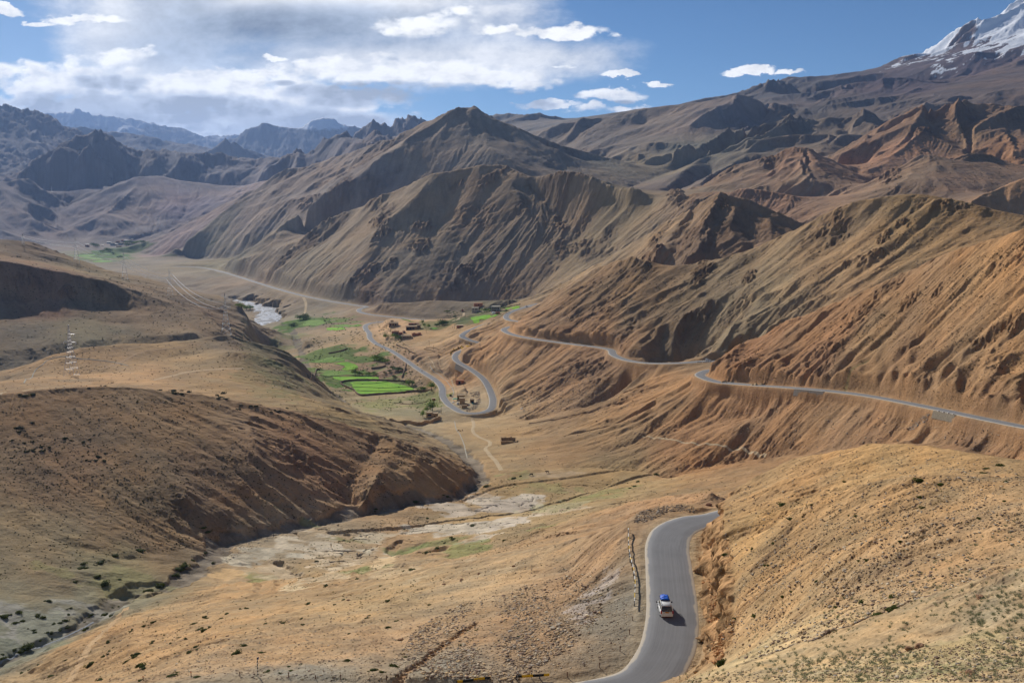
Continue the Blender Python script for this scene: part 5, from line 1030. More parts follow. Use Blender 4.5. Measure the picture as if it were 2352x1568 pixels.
# ------------------------------------------------------------------ pylons and cables
def pylon_parts(h):
    """unit tower scaled to height h: lattice body, three arms, insulators"""
    b0=.11*h; w0=.028*h; waist=.62*h; th=max(.10,h*.0036)
    body=MB(); lv=[0,.14,.26,.37,.47,.55,.62]; hw=lambda z:(b0+(w0-b0)*z/.62) if z<.62 else w0*(1-(z-.62)/.38*.8)
    lv2=lv+[.69,.76,.83,.90,1.0]
    for sx_ in(-1,1):
        for sy_ in(-1,1):
            for a,b_ in zip(lv2[:-1],lv2[1:]): body.bar((sx_*hw(a),sy_*hw(a),a*h),(sx_*hw(b_),sy_*hw(b_),b_*h),th*.8,4)
            body.bar((sx_*hw(0),sy_*hw(0),-1.5),(sx_*hw(0),sy_*hw(0),0),th*1.6,4)
    for a,b_ in zip(lv2[:-1],lv2[1:]):
        for s_ in(-1,1):
            for ax in(0,1):
                f=lambda q,z:(q*hw(z),s_*hw(z),z*h) if ax==0 else (s_*hw(z),q*hw(z),z*h)
                body.bar(f(-1,a),f(1,b_),th*.5,3); body.bar(f(1,a),f(-1,b_),th*.5,3); body.bar(f(-1,a),f(1,a),th*.55,3)
    arms=[]; tips=[]
    for z,s_,Lr in ((.66,-1,.13),(.66,1,.13),(.82,1,.12)):
        m=MB(); L_=Lr*h; tip=(s_*L_,0,z*h)
        for q in(-1,1): m.bar((s_*hw(z),q*hw(z),z*h),tip,th*.6,3); m.bar((s_*hw(z+.05),q*hw(z+.05),(z+.055)*h),tip,th*.6,3)
        for k in(.35,.7):
            for q in(-1,1): m.bar((s_*(hw(z)+(L_-hw(z))*k),q*hw(z)*(1-k),z*h),(s_*(hw(z)+(L_-hw(z))*(k-.2)),q*hw(z)*(1-k),(z+.05*(1-k))*h),th*.4,3)
        arms.append(m); tips.append((s_*L_,0,z*h-.035*h))
    return body,arms,tips
PY=[(165,862,746,0,'nearest tall steel pylon on the sandy plateau at left, with bright glinting cross members'),(520,768,673,900,'tall steel pylon on the hill edge just left of the braided river'),(391,676,618,1250,'slender steel pylon on the far spur left of the river, third from the viewer'),(287,640,580,1250,'steel pylon on the spur beside the dirt track, in front of the small green fields'),(176,602,546,1250,'steel pylon on the left ridge with its foot beside the far green fields'),(53,562,535,1250,'steel pylon poking over the hill crest at the far left edge'),(364,518,496,2600,'distant pylon on the pink hills above the far village'),(254,479,467,3500,'small distant pylon on the striped far hill left of the hairpin track'),(119,446,428,4000,'faint distant pylon in the gap left of the dark butte'),(473,356,342,5000,'faint pylon on the skyline of the far rolling ridge')]
pylon_tip=[]
for k,(px,py,top,dm,lab) in enumerate(PY):
    p=gat(px,py,dmin=dm or None); h=(slope(top,PN)-slope(py,PN))*p[1]; h=max(h,18)
    nx=PY[min(k+1,5)] if k<5 else PY[4]; q=gat(nx[0],nx[1],dmin=nx[3]); dx,dy=q[0]-p[0],q[1]-p[1]
    if k==5: dx,dy=-dx,-dy
    rz=math.atan2(dy,dx)-math.pi/2 if k<6 else .5
    rz=rz*.35 if k in(1,2,3,4) else rz
    o=thing('pylon',lab,'pylon',p,rz,'high voltage pylons')
    body,arms,tips=pylon_parts(h); body.build('lattice_body',STEEL,o)
    for a,tp in zip(arms,tips):
        ao=a.build('cross_arm',STEEL,o); m=MB(); m.bar((tp[0],0,tp[2]+.035*h),tp,.0055*h,6); m.build('insulator',WHITEP,ao)
    R=Matrix.Rotation(rz,4,'Z'); pylon_tip.append([Vector(p)+R@Vector(tp) for tp in tips])
CABLE,_,b=newmat('cable_aluminium',(.78,.79,.80),.5,.1,.5)
nm=['left','right','upper']
sp={1:('from the river pylon to the next',),2:('from the third pylon to the dirt track pylon',),3:('from the dirt track pylon to the ridge',),4:('along the far left ridge',)}
for k in (1,2,3,4):
    for j in range(3):
        a=pylon_tip[k][j]; b_=pylon_tip[k+1][j]; L_=(b_-a).length; sag=L_*.045 if k<3 else L_*.03; n=26
        pts=[a.lerp(b_,i/n)-Vector((0,0,4*sag*(i/n)*(1-i/n))) for i in range(n+1)]
        m=MB(); m.tube(pts,.20 if k<3 else .14,4); o=m.build('power_cable',CABLE)
        tagged(o,'%s silver power cable sagging %s'%(nm[j],sp[k][0]),'cable','power cables between the pylons')
# ---- utility poles
def pole(px,py,hpx,label,arm=True,dm=None):
    p=gat(px,py,dmin=dm); h=hpx*p[1]/F; o=thing('utility_pole',label,'pole',p,rnd.uniform(-.4,.4),'thin utility poles in the valley')
    m=MB(); m.bar((0,0,-1),(0,0,h),.16,6,.11); m.build('post',WOOD,o)
    if arm: m=MB(); m.bar((-.9,0,h*.93),(.9,0,h*.93),.07,4); m.bar((-.7,0,h*.93),(-.7,0,h*.97),.07,4); m.bar((.7,0,h*.93),(.7,0,h*.97),.07,4); m.build('cross_arm',IRON,o)
pole(*zh(342,638),28,'utility pole on the outer edge of the road opposite the tea house'); pole(*zh(382,900),20,'utility pole right of the mud house under the hairpin'); pole(*zh(725,215),26,'tall utility pole at the ruined building above the tea house'); pole(*zh(758,450),9,'short pole between the ruin and the tea house',False)
for x,y,h,lb in ((88,850,12,'utility pole on the terraces left of the road bend'),(178,940,11,'utility pole at the foot of the stepped terraces'),(320,1235,12,'utility pole beside the green bush under the terraces'),(520,1420,14,'utility pole on the brown slope left of the retaining wall'),(645,1568,14,'utility pole under the long retaining wall'),(576,492,6,'left one of two poles by the standalone red brown building'),(616,498,10,'right one of two poles by the standalone red brown building'),(28,580,8,'pole at the edge of the knoll village')): pole(*z4(x,y),h,lb)
log('pylons')
# ---- walls along lines
def wall_line(name,pts,h,th,mat,label,cat='wall',group=None,lift=0,jit=.15,dm=None):
    P=spl(pts,max(1.0,gat(*pts[0][:2])[1]*.0022)); N=normals(P); m=MB(); z0=zat(P[:,0],P[:,1]); z0=np.convolve(np.pad(z0,2,mode='edge'),np.ones(5)/5,'valid')
    secs=[]
    for i in range(len(P)):
        hh=h*(1+rnd.uniform(-jit,jit)); a=P[i,:2]-N[i]*th/2; b_=P[i,:2]+N[i]*th/2
        secs.append([(a[0],a[1],z0[i]-1.0),(b_[0],b_[1],z0[i]-1.0),(b_[0],b_[1],z0[i]+hh+lift),(a[0],a[1],z0[i]+hh+lift)])
    m.loft(secs); return tagged(m.build(name,mat),label,cat,group)
DRY=noisy('dry_stone',(128,106,84),.4,1.0)
wall_line('field_wall',[z3(712,662),z3(790,632),z3(960,618),z3(1200,612),z3(1450,620),z3(1640,630),z3(1845,640)],1.8,.9,DRY,'stone wall along the far side of the big bright field')
wall_line('field_wall',[z3(706,668),z3(740,700),z3(840,750),z3(940,790),z3(985,850),z3(1060,882),z3(1250,872),z3(1500,852),z3(1750,838),z3(2000,812),z3(2150,808),z3(2300,796)],1.9,.9,DRY,'long stone wall curving round the near side of the big bright field')
wall_line('field_wall',[z3(1850,325),z3(1830,420),z3(1800,500),z3(1775,570)],1.8,.9,DRY,'stone wall running down from the road to the bushes right of the fields')
wall_line('field_wall',[z3(135,522),z3(200,500),z3(270,478),z3(350,432)],1.5,.9,DRY,'short stone wall at the left tip of the dull green field')
wall_line('field_wall',[z3(1245,412),z3(1330,402),z3(1430,385),z3(1495,362)],1.6,.9,DRY,'short leaning wall in the rough ground above the willow row')
wall_line('field_wall',[z3(500,150),z3(640,128),z3(740,100),z3(820,70)],1.6,.9,DRY,'low wall on the slope above the upper dull fields')
wall_line('terrace_wall',[zk(1190,1330),zk(1320,1400),zk(1480,1470),zk(1640,1540)],1.5,.9,DRY,'dark overgrown terrace wall left of the stepped plots')
wall_line('terrace_wall',[zk(1880,1400),zk(2100,1410),zk(2320,1440)],.8,.6,MUD,'upper terrace wall of the stepped plots below the tan slope')
wall_line('terrace_wall',[zk(1840,1430),zk(2050,1480),zk(2300,1530)],.8,.6,MUD,'lower terrace wall of the stepped plots below the tan slope')
wall_line('terrace_wall',[zk(1340,1290),zk(1480,1370),zk(1600,1440),zk(1640,1560)],.9,.7,soilmat('pale_path',(200,170,130)),'pale raised path winding between the stepped plots')
wall_line('mud_wall',[(1010,963),(990,972),(965,976),(930,974),(895,966)],3.2,1.6,MUD,'ruined mud wall under the flat roofed house by the stream')
wall_line('field_wall',[(905,925),(935,928),(965,926),(985,920)],.5,.5,DRY,'low line of stones crossing the dry pasture')
wall_line('stone_kerb',[(1035,816),(1039,808),(1048,803),(1060,799),(1072,796),(1081,795)],1.4,.5,YELP,'yellow and black parapet round the outside of the upper bend','parapet',jit=.0)
def parapet_blocks(pts,n,size,mats,label,name='parapet_stone',group=None,dm=None,lift=0):
    P=resampled(np.array([gat(*p) for p in pts]),1); idx=np.linspace(0,len(P)-1,n).astype(int)
    for k,i in enumerate(idx):
        q=P[i]; m=MB(); s=size; m.box(-s*.5,s*.5,-s*.3,s*.3,-.5,s*.8,tap=s*.06)
        o=m.build(name,mats[k%len(mats)],bevel=.05); o.location=(q[0],q[1],float(zat([q[0]],[q[1]])[0])+lift); tagged(o,label,'parapet stone',group)
parapet_blocks([(1035,814),(1040,805),(1060,797),(1082,793)],15,1.5,[BLKP,YELP],'yellow or black block on the striped parapet of the upper bend',group='striped blocks of the upper bend parapet',lift=.9)
parapet_blocks([(879,797),(883,800),(886,804)],5,1.3,[WHITEP],'white parapet stone at the outer edge of the lower road',group='white parapet stones of the lower road')
parapet_blocks([(1602,831.5),(1630,831.5)],9,1.1,[WHITEP],'white parapet stone on the bridge where the white jeep drives',group='white parapet stones of the gully bridge')
# retaining walls: faced masonry standing under the road edge
def retaining(px0,px1,py0,py1,h,label,mat=STONE2,caps=True,off=4.6):
    a=gat(px0,py0); b_=gat(px1,py1); P=road_pl[1]; ia=int(np.hypot(P[:,0]-a[0],P[:,1]-a[1]).argmin()); ib=int(np.hypot(P[:,0]-b_[0],P[:,1]-b_[1]).argmin()); 
    i0,i1=min(ia,ib),max(ia,ib); S=P[i0:i1+1:2]; N=normals(P)[i0:i1+1:2]
    d=np.array(a)-S[0 if ia<ib else -1]; sg=1 if np.mean((N[:,1]))*(-1)>0 else -1
    sg=1 if (S[:,1]+N[:,1]*3).mean()<S[:,1].mean() else -1
    o=thing('retaining_wall',label,'wall',tuple(S[len(S)//2])); base=np.array(S[len(S)//2]); m=MB(); secs=[]
    for i in range(len(S)):
        q=S[i,:2]+sg*N[i]*off; q2=S[i,:2]+sg*N[i]*(off+.9+.0*h); r_=S[i,:2]+sg*N[i]*(off+1.0+h*.22)
        secs.append([tuple(np.array([q[0],q[1],S[i,2]-h])-base),tuple(np.array([r_[0],r_[1],S[i,2]-h])-base),tuple(np.array([q2[0],q2[1],S[i,2]+.1])-base),tuple(np.array([q[0],q[1],S[i,2]+.1])-base)])
    m.loft(secs); m.build('wall_face',mat,o)
    if caps:
        for i in range(1,len(S)-1,2):
            q=S[i,:2]+sg*N[i]*(off+.45); m=MB(); z=S[i,2]-base[2]; m.box(q[0]-base[0]-.45,q[0]-base[0]+.45,q[1]-base[1]-.25,q[1]-base[1]+.25,z+.103,z+.65); m.build('cap_stone',WHITEP,o)
retaining(1832,1892,893,902,4.0,'grey masonry retaining wall under the left part of the right hand road',STONE,False)
retaining(2155,2210,942,953,3.6,'pale masonry retaining wall with white cap stones under the right hand road')
retaining(1046,1074,838,851,6.0,'tall grey gabion wall holding up the inside of the hairpin descent',STONE)
log('walls')
# ---- crash barriers
def wbeam(pts,zs,mats,o,bandm=1.2,h=.36,name='rail'):
    P=np.array([(p[0],p[1],z) for p,z in zip(pts,zs)]); L_=np.r_[0,np.cumsum(np.linalg.norm(np.diff(P,axis=0),axis=1))]; n=max(4,int(L_[-1]/.6)); s_=np.linspace(0,L_[-1],n); Q=np.stack([np.interp(s_,L_,P[:,k]) for k in range(3)],1)
    N=normals(Q); m=MB(); prof=[(0,-h/2),(.06,-h/4),(.0,0),(.06,h/4),(0,h/2)]; K=len(prof); mi=[]
    V=[];Fc=[]
    for i in range(n):
        for (d,z) in prof: V.append((Q[i,0]+N[i,0]*d,Q[i,1]+N[i,1]*d,Q[i,2]+z))
        for (d,z) in prof[::-1]: V.append((Q[i,0]+N[i,0]*(d-.03),Q[i,1]+N[i,1]*(d-.03),Q[i,2]+z))
        if i:
            for k in range(2*K): a=(i-1)*2*K+k; b_=(i-1)*2*K+(k+1)%(2*K); Fc.append((a,b_,b_+2*K,a+2*K)); mi.append(int(s_[i]/bandm)%len(mats))
    return mesh_obj(name,V,Fc,None,False,o,mats,mi)
def barrier(pxs,label,mats,hh=.75,every=3.0,bandm=1.5,name='crash_barrier',dm=None,ab=0.0):
    P=np.array([gat(*p) for p in pxs]); R_=resampled(P,.6); z=zat(R_[:,0],R_[:,1]); base=R_[0].copy(); base[2]=z[0]
    o=thing(name,label,'barrier',tuple(base)); pts=[(r[0]-base[0],r[1]-base[1]) for r in R_]; zz=z-base[2]+hh
    wbeam(pts,zz,mats,o,bandm)
    k=max(1,int(every/.6))
    for i in range(0,len(R_),k): m=MB(); x,y=pts[i]; zb=z[i]-base[2]; m.box(x-.09,x+.03,y-.07,y+.07,zb-.5,zb+hh+.15); m.build('post',IRON,o)
    return o
barrier([(1443,1222),(1444,1262),(1447,1288),(1455,1318),(1459,1350),(1458,1378),(1457,1402)],'long yellow, white and black crash barrier along the outer edge of the near bend',[YELP,WHITEP,BLKP,WHITEP,YELP],.95,2.4,1.1)
barrier([(1186,1560),(1215,1559),(1262,1556)],'broken yellow and black striped barrier rail standing on the bottom edge of the slope',[BLKP,YELP],.45,3.2,1.4)
barrier([(1050,1567),(1075,1565),(1126,1558)],'fallen length of yellow and black rail lying on stones left of the broken barrier',[YELP,BLKP],.15,50,1.3)
barrier([(1054,769),(1066,774),(1079,779)],'grey rail barrier on the outside of the upper tan bend',[STEEL],1.0,4,9)
barrier([(863,794),(871,797),(879,801)],'dark low rail barrier at the outer edge of the lower road',[IRON],.9,3,9)
barrier([(1134,736),(1150,728),(1172,716)],'faint guard rail on the left edge of the upper straight',[IRON],.8,6,9)
# ---- delineator posts
for (px,py,hpx,lb) in [(1303,1553,12,'short rusty marker post right of the broken striped barrier'),(1377,1532,12,'rusty marker post on the verge, second before the road leaves the frame'),(1424,1495,13,'rusty marker post on the verge left of the road, third from the bottom'),(1446,1456,12,'rusty marker post on the verge just below the barrier'),(1453,1425,11,'rusty marker post directly under the end of the long barrier'),(1444,1216,7,'thin dark post at the top end of the long barrier'),(1589,1169,8,'dark marker post at the far side of the near bend'),(1649,1160,8,'dark marker post beside the boulder at the far side of the bend'),(888,1561,12,'marker post at the bottom edge below the sandy gully'),(1034,1562,14,'grey bent post beside the pile of slabs at the bottom edge'),(1189,1560,17,'left grey upright behind the broken striped barrier'),(1221,1558,16,'right grey upright behind the broken striped barrier'),
    (329,1562,12,'leftmost orange and dark marker post on the bottom gravel shoulder'),(439,1553,14,'orange and dark marker post under the dark shrub pair on the gravel shoulder'),(551,1552,11,'marker post left of the striped snow pole'),(663,1554,12,'marker post right of the striped snow pole by a shrub'),(725,1558,9,'thin stub post on the shoulder right of the snow pole'),(783,1560,13,'rusty marker post halfway along the bottom gravel shoulder')]:
    p=gat(px,py,dmin=60); h=hpx*p[1]/F*1.05; o=thing('marker_post',lb,'post',p,rnd.uniform(0,1),'marker posts along the near road')
    m=MB(); m.bar((0,0,-.3),(rnd.uniform(-.04,.04),0,h),.055,6); m.build('post_shaft',RUST if 'grey' not in lb else STEEL,o); m=MB(); m.bar((0,0,h*.72),(0,0,h*.93),.075,6); m.build('post_band',noisy('orange_paint',(196,98,40)) if 'orange' in lb else RUST,o)
p=gat(592.5,1553,dmin=60); h=50*p[1]/F; o=thing('snow_pole','tall black and white striped snow pole with a small blue flag','pole',p)
m=MB(); 
for k in range(12): m.bar((0,0,h*k/12-(.3 if k==0 else 0)),(0,0,h*(k+1)/12),.07,8,mi=k%2)
m.build('striped_shaft',None,o,mats=[WHITEP,BLKP])
BLUE=noisy('blue_cloth',(40,60,130),.2,6,.7); m=MB(); m.add([(.06,0,h*.86),(.06,0,h),(.22,.05,h*1.02),(.17,.03,h*.9),(.06,.02,h*.86),(.06,.02,h),(.22,.07,h*1.02),(.17,.05,h*.9)],[(0,3,2,1),(4,5,6,7),(0,4,7,3),(1,2,6,5),(2,3,7,6)]); m.build('flag',BLUE,o)
log('barriers')
# ---- vehicles
GLASS,_,b=newmat('dark_glass',(.02,.025,.03),.08,0,.9); TYRE=noisy('tyre_rubber',(24,24,25),.2,3,.9); RIM,_,_=newmat('alloy',(.5,.5,.5),.35,.7,.5); CREAM,_,b=newmat('cream_car_paint',(.84,.82,.76),.35,0,.5); b.inputs['Coat Weight'].default_value=.5
WCAR,_,b=newmat('white_car_paint',(.80,.80,.78),.35,0,.5); b.inputs['Coat Weight'].default_value=.5; RED,_,_=newmat('lamp_red',(.45,.02,.015),.3,0,.5); MAROON=noisy('maroon_trim',(96,30,24),.2,3,.5); PLATE=noisy('number_plate_yellow',(226,150,24),.1,3,.5); TARP=noisy('blue_tarpaulin',(16,104,224),.25,4,.55,.3)
def vehicle(name,label,loc,rz,paint,L_=4.5,Wd=1.86,H=1.75,hood=1.15,boxy=.0,rear=0,detail=True,trim=None,group='white vehicles on the roads'):
    o=thing(name,label,'car',loc,rz,group); w=Wd/2; zb=.32; belt=H*.58
    def sec(y,wd,z0,z1,r=.12): return [(-wd+r,y,z0),(wd-r,y,z0),(wd,y,z0+r),(wd,y,z1-r),(wd-r,y,z1),(-wd+r,y,z1),(-wd,y,z1-r),(-wd,y,z0+r)]
    y0=-L_/2; y1=L_/2; m=MB()
    m.loft([sec(y0,w*.90,zb+.1,belt*.93,.08),sec(y0+.12,w*.98,zb,belt,.1),sec(y0+.6,w,zb-.04,belt+.01,.1),sec(0,w,zb-.05,belt,.1),sec(y1-hood,w,zb-.04,belt-.01,.1),sec(y1-.4,w*.97,zb,belt-.12,.12),sec(y1-.08,w*.9,zb+.05,belt-.22,.12),sec(y1,w*.84,zb+.1,belt-.32,.1)])
    m.build('body',paint,o,True,bevel=.02)
    rk=.10 if boxy else .32; fr=.25 if boxy else .75; gw=w*.93; rw=w*.78
    def gsec(y,wd,z): return [(-wd,y,z),(wd,y,z)]
    # glasshouse: four-sided tapered cabin in glass, roof and pillars in paint
    yb0,yb1=y0+.12,y1-hood+.1; yt0,yt1=y0+.12+rk,y1-hood-fr
    m=MB(); m.add([(-gw,yb0,belt-.02),(gw,yb0,belt-.02),(gw,yb1,belt-.02),(-gw,yb1,belt-.02),(-rw,yt0,H-.07),(rw,yt0,H-.07),(rw,yt1,H-.07),(-rw,yt1,H-.07)],[(3,2,1,0),(4,5,6,7),(0,1,5,4),(1,2,6,5),(2,3,7,6),(3,0,4,7)]); m.build('window',GLASS,o,bevel=.03)
    m=MB(); m.loft([[(-rw-.03,yt0-.04,H-.09),(rw+.03,yt0-.04,H-.09),(rw-.05,yt0-.01,H-.02),(-rw+.05,yt0-.01,H-.02)],[(-rw-.04,(yt0+yt1)/2,H-.085),(rw+.04,(yt0+yt1)/2,H-.085),(rw-.08,(yt0+yt1)/2,H+.03),(-rw+.08,(yt0+yt1)/2,H+.03)],[(-rw-.02,yt1+.05,H-.09),(rw+.02,yt1+.05,H-.09),(rw-.06,yt1,H-.02),(-rw+.06,yt1,H-.02)]]); m.build('roof',paint,o,True)
    m=MB(); 
    for sx_ in(-1,1):
        for (ya,yb) in ((yb0,yt0),(yb1,yt1)): m.bar((sx_*(gw+.01),ya,belt-.02),(sx_*(rw+.01),yb,H-.07),.06,6)
        for fr_ in (.33,.66): m.bar((sx_*(gw+.012),yb0+(yb1-yb0)*fr_,belt-.02),(sx_*(rw+.012),yt0+(yt1-yt0)*fr_,H-.07),.04,6)
    m.build('pillar',paint,o)
    for sx_ in(-1,1):
        for yy in (y0+.85,y1-.85):
            m=MB(); m.bar((sx_*(w-.22),yy,.34),(sx_*(w+.01),yy,.34),.34,18); t_=m.build('wheel',TYRE,o); m=MB(); m.bar((sx_*(w+.012),yy,.34),(sx_*(w+.03),yy,.34),.2,12); m.build('rim',RIM,t_)
    if detail:
        for sx_ in(-1,1):
            m=MB(); m.box(min(sx_*(w-.20),sx_*(w+.005)),max(sx_*(w-.20),sx_*(w+.005)),y0-.01,y0+.16,belt-.34,belt+.10); m.build('tail_light',RED,o,bevel=.02)
            m=MB(); m.bar((sx_*(w-.05),y1-hood-.15,belt+.03),(sx_*(w+.16),y1-hood-.15,belt+.10),.03,5); m.box(min(sx_*(w+.08),sx_*(w+.27)),max(sx_*(w+.08),sx_*(w+.27)),y1-hood-.21,y1-hood-.1,belt+.0,belt+.20); m.build('wing_mirror',BLKP,o)
            m=MB(); m.bar((sx_*(rw-.04),yt0+.1,H+.07),(sx_*(rw-.04),yt1-.1,H+.07),.025,6); m.build('roof_rail',BLKP,o)
            m=MB(); m.box(min(sx_*(w-.42),sx_*(w-.2)),max(sx_*(w-.42),sx_*(w-.2)),y0-.02,y0+.1,zb+.13,zb+.2); m.build('reflector',RED,o)
        m=MB(); m.box(-.27,.27,y0-.012,y0+.1,belt-.20,belt-.06); m.build('number_plate',PLATE,o)
        m=MB(); m.box(-w*.93,w*.93,y0-.07,y0+.25,zb-.06,zb+.22); m.build('bumper',paint,o,bevel=.06)
        m=MB(); m.box(-w*.80,w*.80,y0-.075,y0+.2,zb-.14,zb-.065); m.build('lower_trim',MAROON,o)
        m=MB(); m.box(-rw*.95,rw*.95,yt0-.10,yt0+.06,H-.13,H-.075); m.build('spoiler',MAROON,o,bevel=.015)
        m=MB(); m.box(-w*.68,w*.68,y0-.012,y0+.05,belt-.012,belt+.012+0.0); m.build('tailgate_strip',BLKP,o)
        m=MB(); m.box(-w*.6,-w*.35,y0-.013,y0+.05,belt-.22,belt-.17); m.build('badge',BLKP,o)
    return o
def on_road(px,py,side=0,dm=None,rl=1,head=None):
    q=gat(px,py,dmin=dm); P=road_pl[rl]; i=int(np.hypot(P[:,0]-q[0],P[:,1]-q[1]).argmin()); i=min(max(i,3),len(P)-4); T=P[i+3]-P[i-3]; T=T/np.hypot(T[0],T[1])
    return P[i],T
# near car: position from the survey
q=gat(1532,1420,dmin=60); P0=road_pl[0]; i=int(np.abs(P0[:,1]-q[1]).argmin()); T=P0[i+3]-P0[i-3]; rz=math.atan2(T[1],T[0])-math.pi/2
CX=q[0]; CY=q[1]+2.0; i=int(np.hypot(P0[:,0]-CX,P0[:,1]-CY).argmin()); CZ=P0[i,2]+.05
log('car at',CX,CY,CZ,math.degrees(rz))
near=vehicle('parked_car' if 0 else 'estate_car','cream white high roofed car seen from behind on the near road, carrying a blue load',(CX,CY,CZ),rz*.3+math.radians(1.5),CREAM)
o=thing('luggage_bundle','lumpy blue tarpaulin bundle lashed on the roof of the near car','luggage',(CX,CY,CZ),rz*.3+math.radians(1.5))
m=MB(); r_=random.Random(4); secs=[]
for k,y in enumerate(np.linspace(.0,1.45,9)):
    wd=.66*(1-.10*abs(k-4)/4); ht=.40*(1-.25*abs(k-4)/4); secs.append([(math.cos(a)*wd*(1+r_.uniform(-.06,.06))*(1 if abs(math.cos(a))<.8 else 1.0),y+r_.uniform(-.03,.03),1.80+max(0,math.sin(a))**.6*ht*(1+r_.uniform(-.14,.14))) for a in np.linspace(-.25,math.pi+.25,14)])
m.loft(secs); m.build('tarpaulin',TARP,o,False); m=MB()
for y in (.35,.8,1.2): m.tube([(-.68,y,1.80),(-.5,y+.02,2.16),(0,y+.02,2.25),(.5,y,2.16),(.68,y,1.80)],.012,5)
m.build('rope',BLKP,o)
m=MB(); m.box(-.62,.62,-.12,-.06,1.78,1.86); m.box(-.62,.62,1.5,1.56,1.78,1.86); m.box(-.66,-.6,-.1,1.55,1.787,1.84); m.box(.6,.66,-.1,1.55,1.787,1.84); m.build('roof_rack',BLKP,near)
P_,T=on_road(1625,829,dm=600); v=vehicle('jeep','white boxy jeep crossing the shaded gully bridge in profile',(P_[0],P_[1],P_[2]+.05),math.atan2(-T[1],-T[0])-math.pi/2,WCAR,4.4,1.75,1.95,1.35,1,detail=False)
P_,T=on_road(1205,705,dm=1200); vehicle('hatchback','white car coming down the upper road beside the small green field',(P_[0],P_[1],P_[2]+.3),math.atan2(T[1],T[0])-math.pi/2,WCAR,4.4,1.8,1.65,detail=False)
q=gat(*zh(775,695)); vehicle('parked_van','white van parked nose out beside the green canopy at the tea house',(q[0],q[1]+1,q[2]+.1),math.pi*.9,WCAR,3.8,1.6,1.85,.7,1,detail=False)
q=gat(*zu(180,990)); vehicle('parked_car','pale blue white car parked before the veranda house in the knoll village',(q[0],q[1],q[2]+.2),1.3,WCAR,4.2,1.7,1.5,detail=False)
# motorcycle and rider
P_,T=on_road(968,853,dm=900); rz=math.atan2(T[1],T[0])-math.pi/2; rz+=math.pi
o=thing('motorcycle','dark motorcycle on the lower road beside the fields','motorcycle',(P_[0],P_[1],P_[2]+.05),rz)
m=MB(); m.bar((-.06,-.65,.32),(.06,-.65,.32),.32,14); m.build('wheel',TYRE,o); m=MB(); m.bar((-.05,.7,.32),(.05,.7,.32),.32,14); m.build('wheel',TYRE,o)
m=MB(); m.bar((0,-.65,.32),(0,.0,.5),.07,6); m.bar((0,.7,.32),(0,.45,.98),.05,6); m.box(-.16,.16,-.2,.25,.35,.7); m.loft([[(-.12,.0,.72),(.12,.0,.72),(.10,.0,.95),(-.10,.0,.95)],[(-.15,.35,.75),(.15,.35,.75),(.1,.35,1.0),(-.1,.35,1.0)]]); m.box(-.13,.13,-.75,.0,.74,.86); m.build('frame',BLKP,o,bevel=.02); m=MB(); m.tube([(-.38,.35,1.08),(0,.45,1.02),(.38,.35,1.08)],.025,6); m.build('handlebar',IRON,o)
def skinned(name,verts,edges,rad,mat,parent=None,sub=1):
    me=bpy.data.meshes.new(name); me.from_pydata(verts,edges,[]); me.materials.append(mat); o=bpy.data.objects.new(name,me); C.objects.link(o); o.parent=parent
    s=o.modifiers.new('skin','SKIN'); 
    for v,r_ in zip(me.skin_vertices[0].data,rad): v.radius=(r_,r_)
    me.skin_vertices[0].data[0].use_root=True
    d=o.modifiers.new('sub','SUBSURF'); d.levels=sub; d.render_levels=sub; return o
DKC=noisy('dark_jacket',(38,38,44),.2,3)
rd=skinned('person',[(0,-.2,.92),(0,-.12,1.2),(0,-.02,1.42),(0,.0,1.52),(0,.02,1.66),(-.19,-.04,1.40),(-.3,.12,1.2),(-.34,.33,1.1),(.19,-.04,1.40),(.3,.12,1.2),(.34,.33,1.1),(-.12,-.18,.9),(-.2,.22,.82),(-.18,.02,.38),(-.18,.15,.3),(.12,-.18,.9),(.2,.22,.82),(.18,.02,.38),(.18,.15,.3)],
 [(0,1),(1,2),(2,3),(3,4),(2,5),(5,6),(6,7),(2,8),(8,9),(9,10),(0,11),(11,12),(12,13),(13,14),(0,15),(15,16),(16,17),(17,18)],[.17,.17,.19,.07,.13,.08,.055,.045,.08,.055,.045,.11,.09,.06,.05,.11,.09,.06,.05],DKC)
rd.location=(P_[0],P_[1],P_[2]+.05); rd.rotation_euler=(0,0,rz); tagged(rd,'person in dark clothing riding the motorcycle on the lower road','person')
# cattle
COWM=noisy('dark_hide',(40,28,22),.3,3)
def cow(px,py,label,rz,s=1.0,dm=400,head=1.15):
    p=gat(px,py,dmin=dm)
    o=skinned('cow',[(-.75,0,1.12),(-.3,0,1.05),(.25,0,1.05),(.65,0,1.15),(.95,0,head),(1.15,0,head+.05),(1.4,0,head-.12),(-.95,0,1.15),(-1.02,0,.7),(-.78,.2,.95),(-.85,.2,.5),(-.8,.2,.02),(-.78,-.2,.95),(-.7,-.2,.5),(-.75,-.2,.02),(.6,.18,.9),(.62,.18,.45),(.58,.18,.02),(.6,-.18,.9),(.5,-.18,.45),(.55,-.18,.02),(1.1,.16,head+.14),(1.1,-.16,head+.14)],
     [(0,1),(1,2),(2,3),(3,4),(4,5),(5,6),(0,7),(7,8),(0,9),(9,10),(10,11),(0,12),(12,13),(13,14),(3,15),(15,16),(16,17),(3,18),(18,19),(19,20),(5,21),(5,22)],[.30,.36,.38,.32,.18,.15,.09,.08,.04,.17,.09,.06,.17,.09,.06,.15,.08,.06,.15,.08,.06,.04,.04],COWM)
    o.location=p; o.rotation_euler=(0,0,rz); o.scale=(s,s,s); tagged(o,label,'cow','cattle in the valley')
cow(1220,1092,'dark cow grazing left on the flat below the meander bank',math.pi+.3,1.15,head=.55); cow(1257,1086,'dark cow standing right of the other cow under the meander bank',math.pi-.2,1.1)
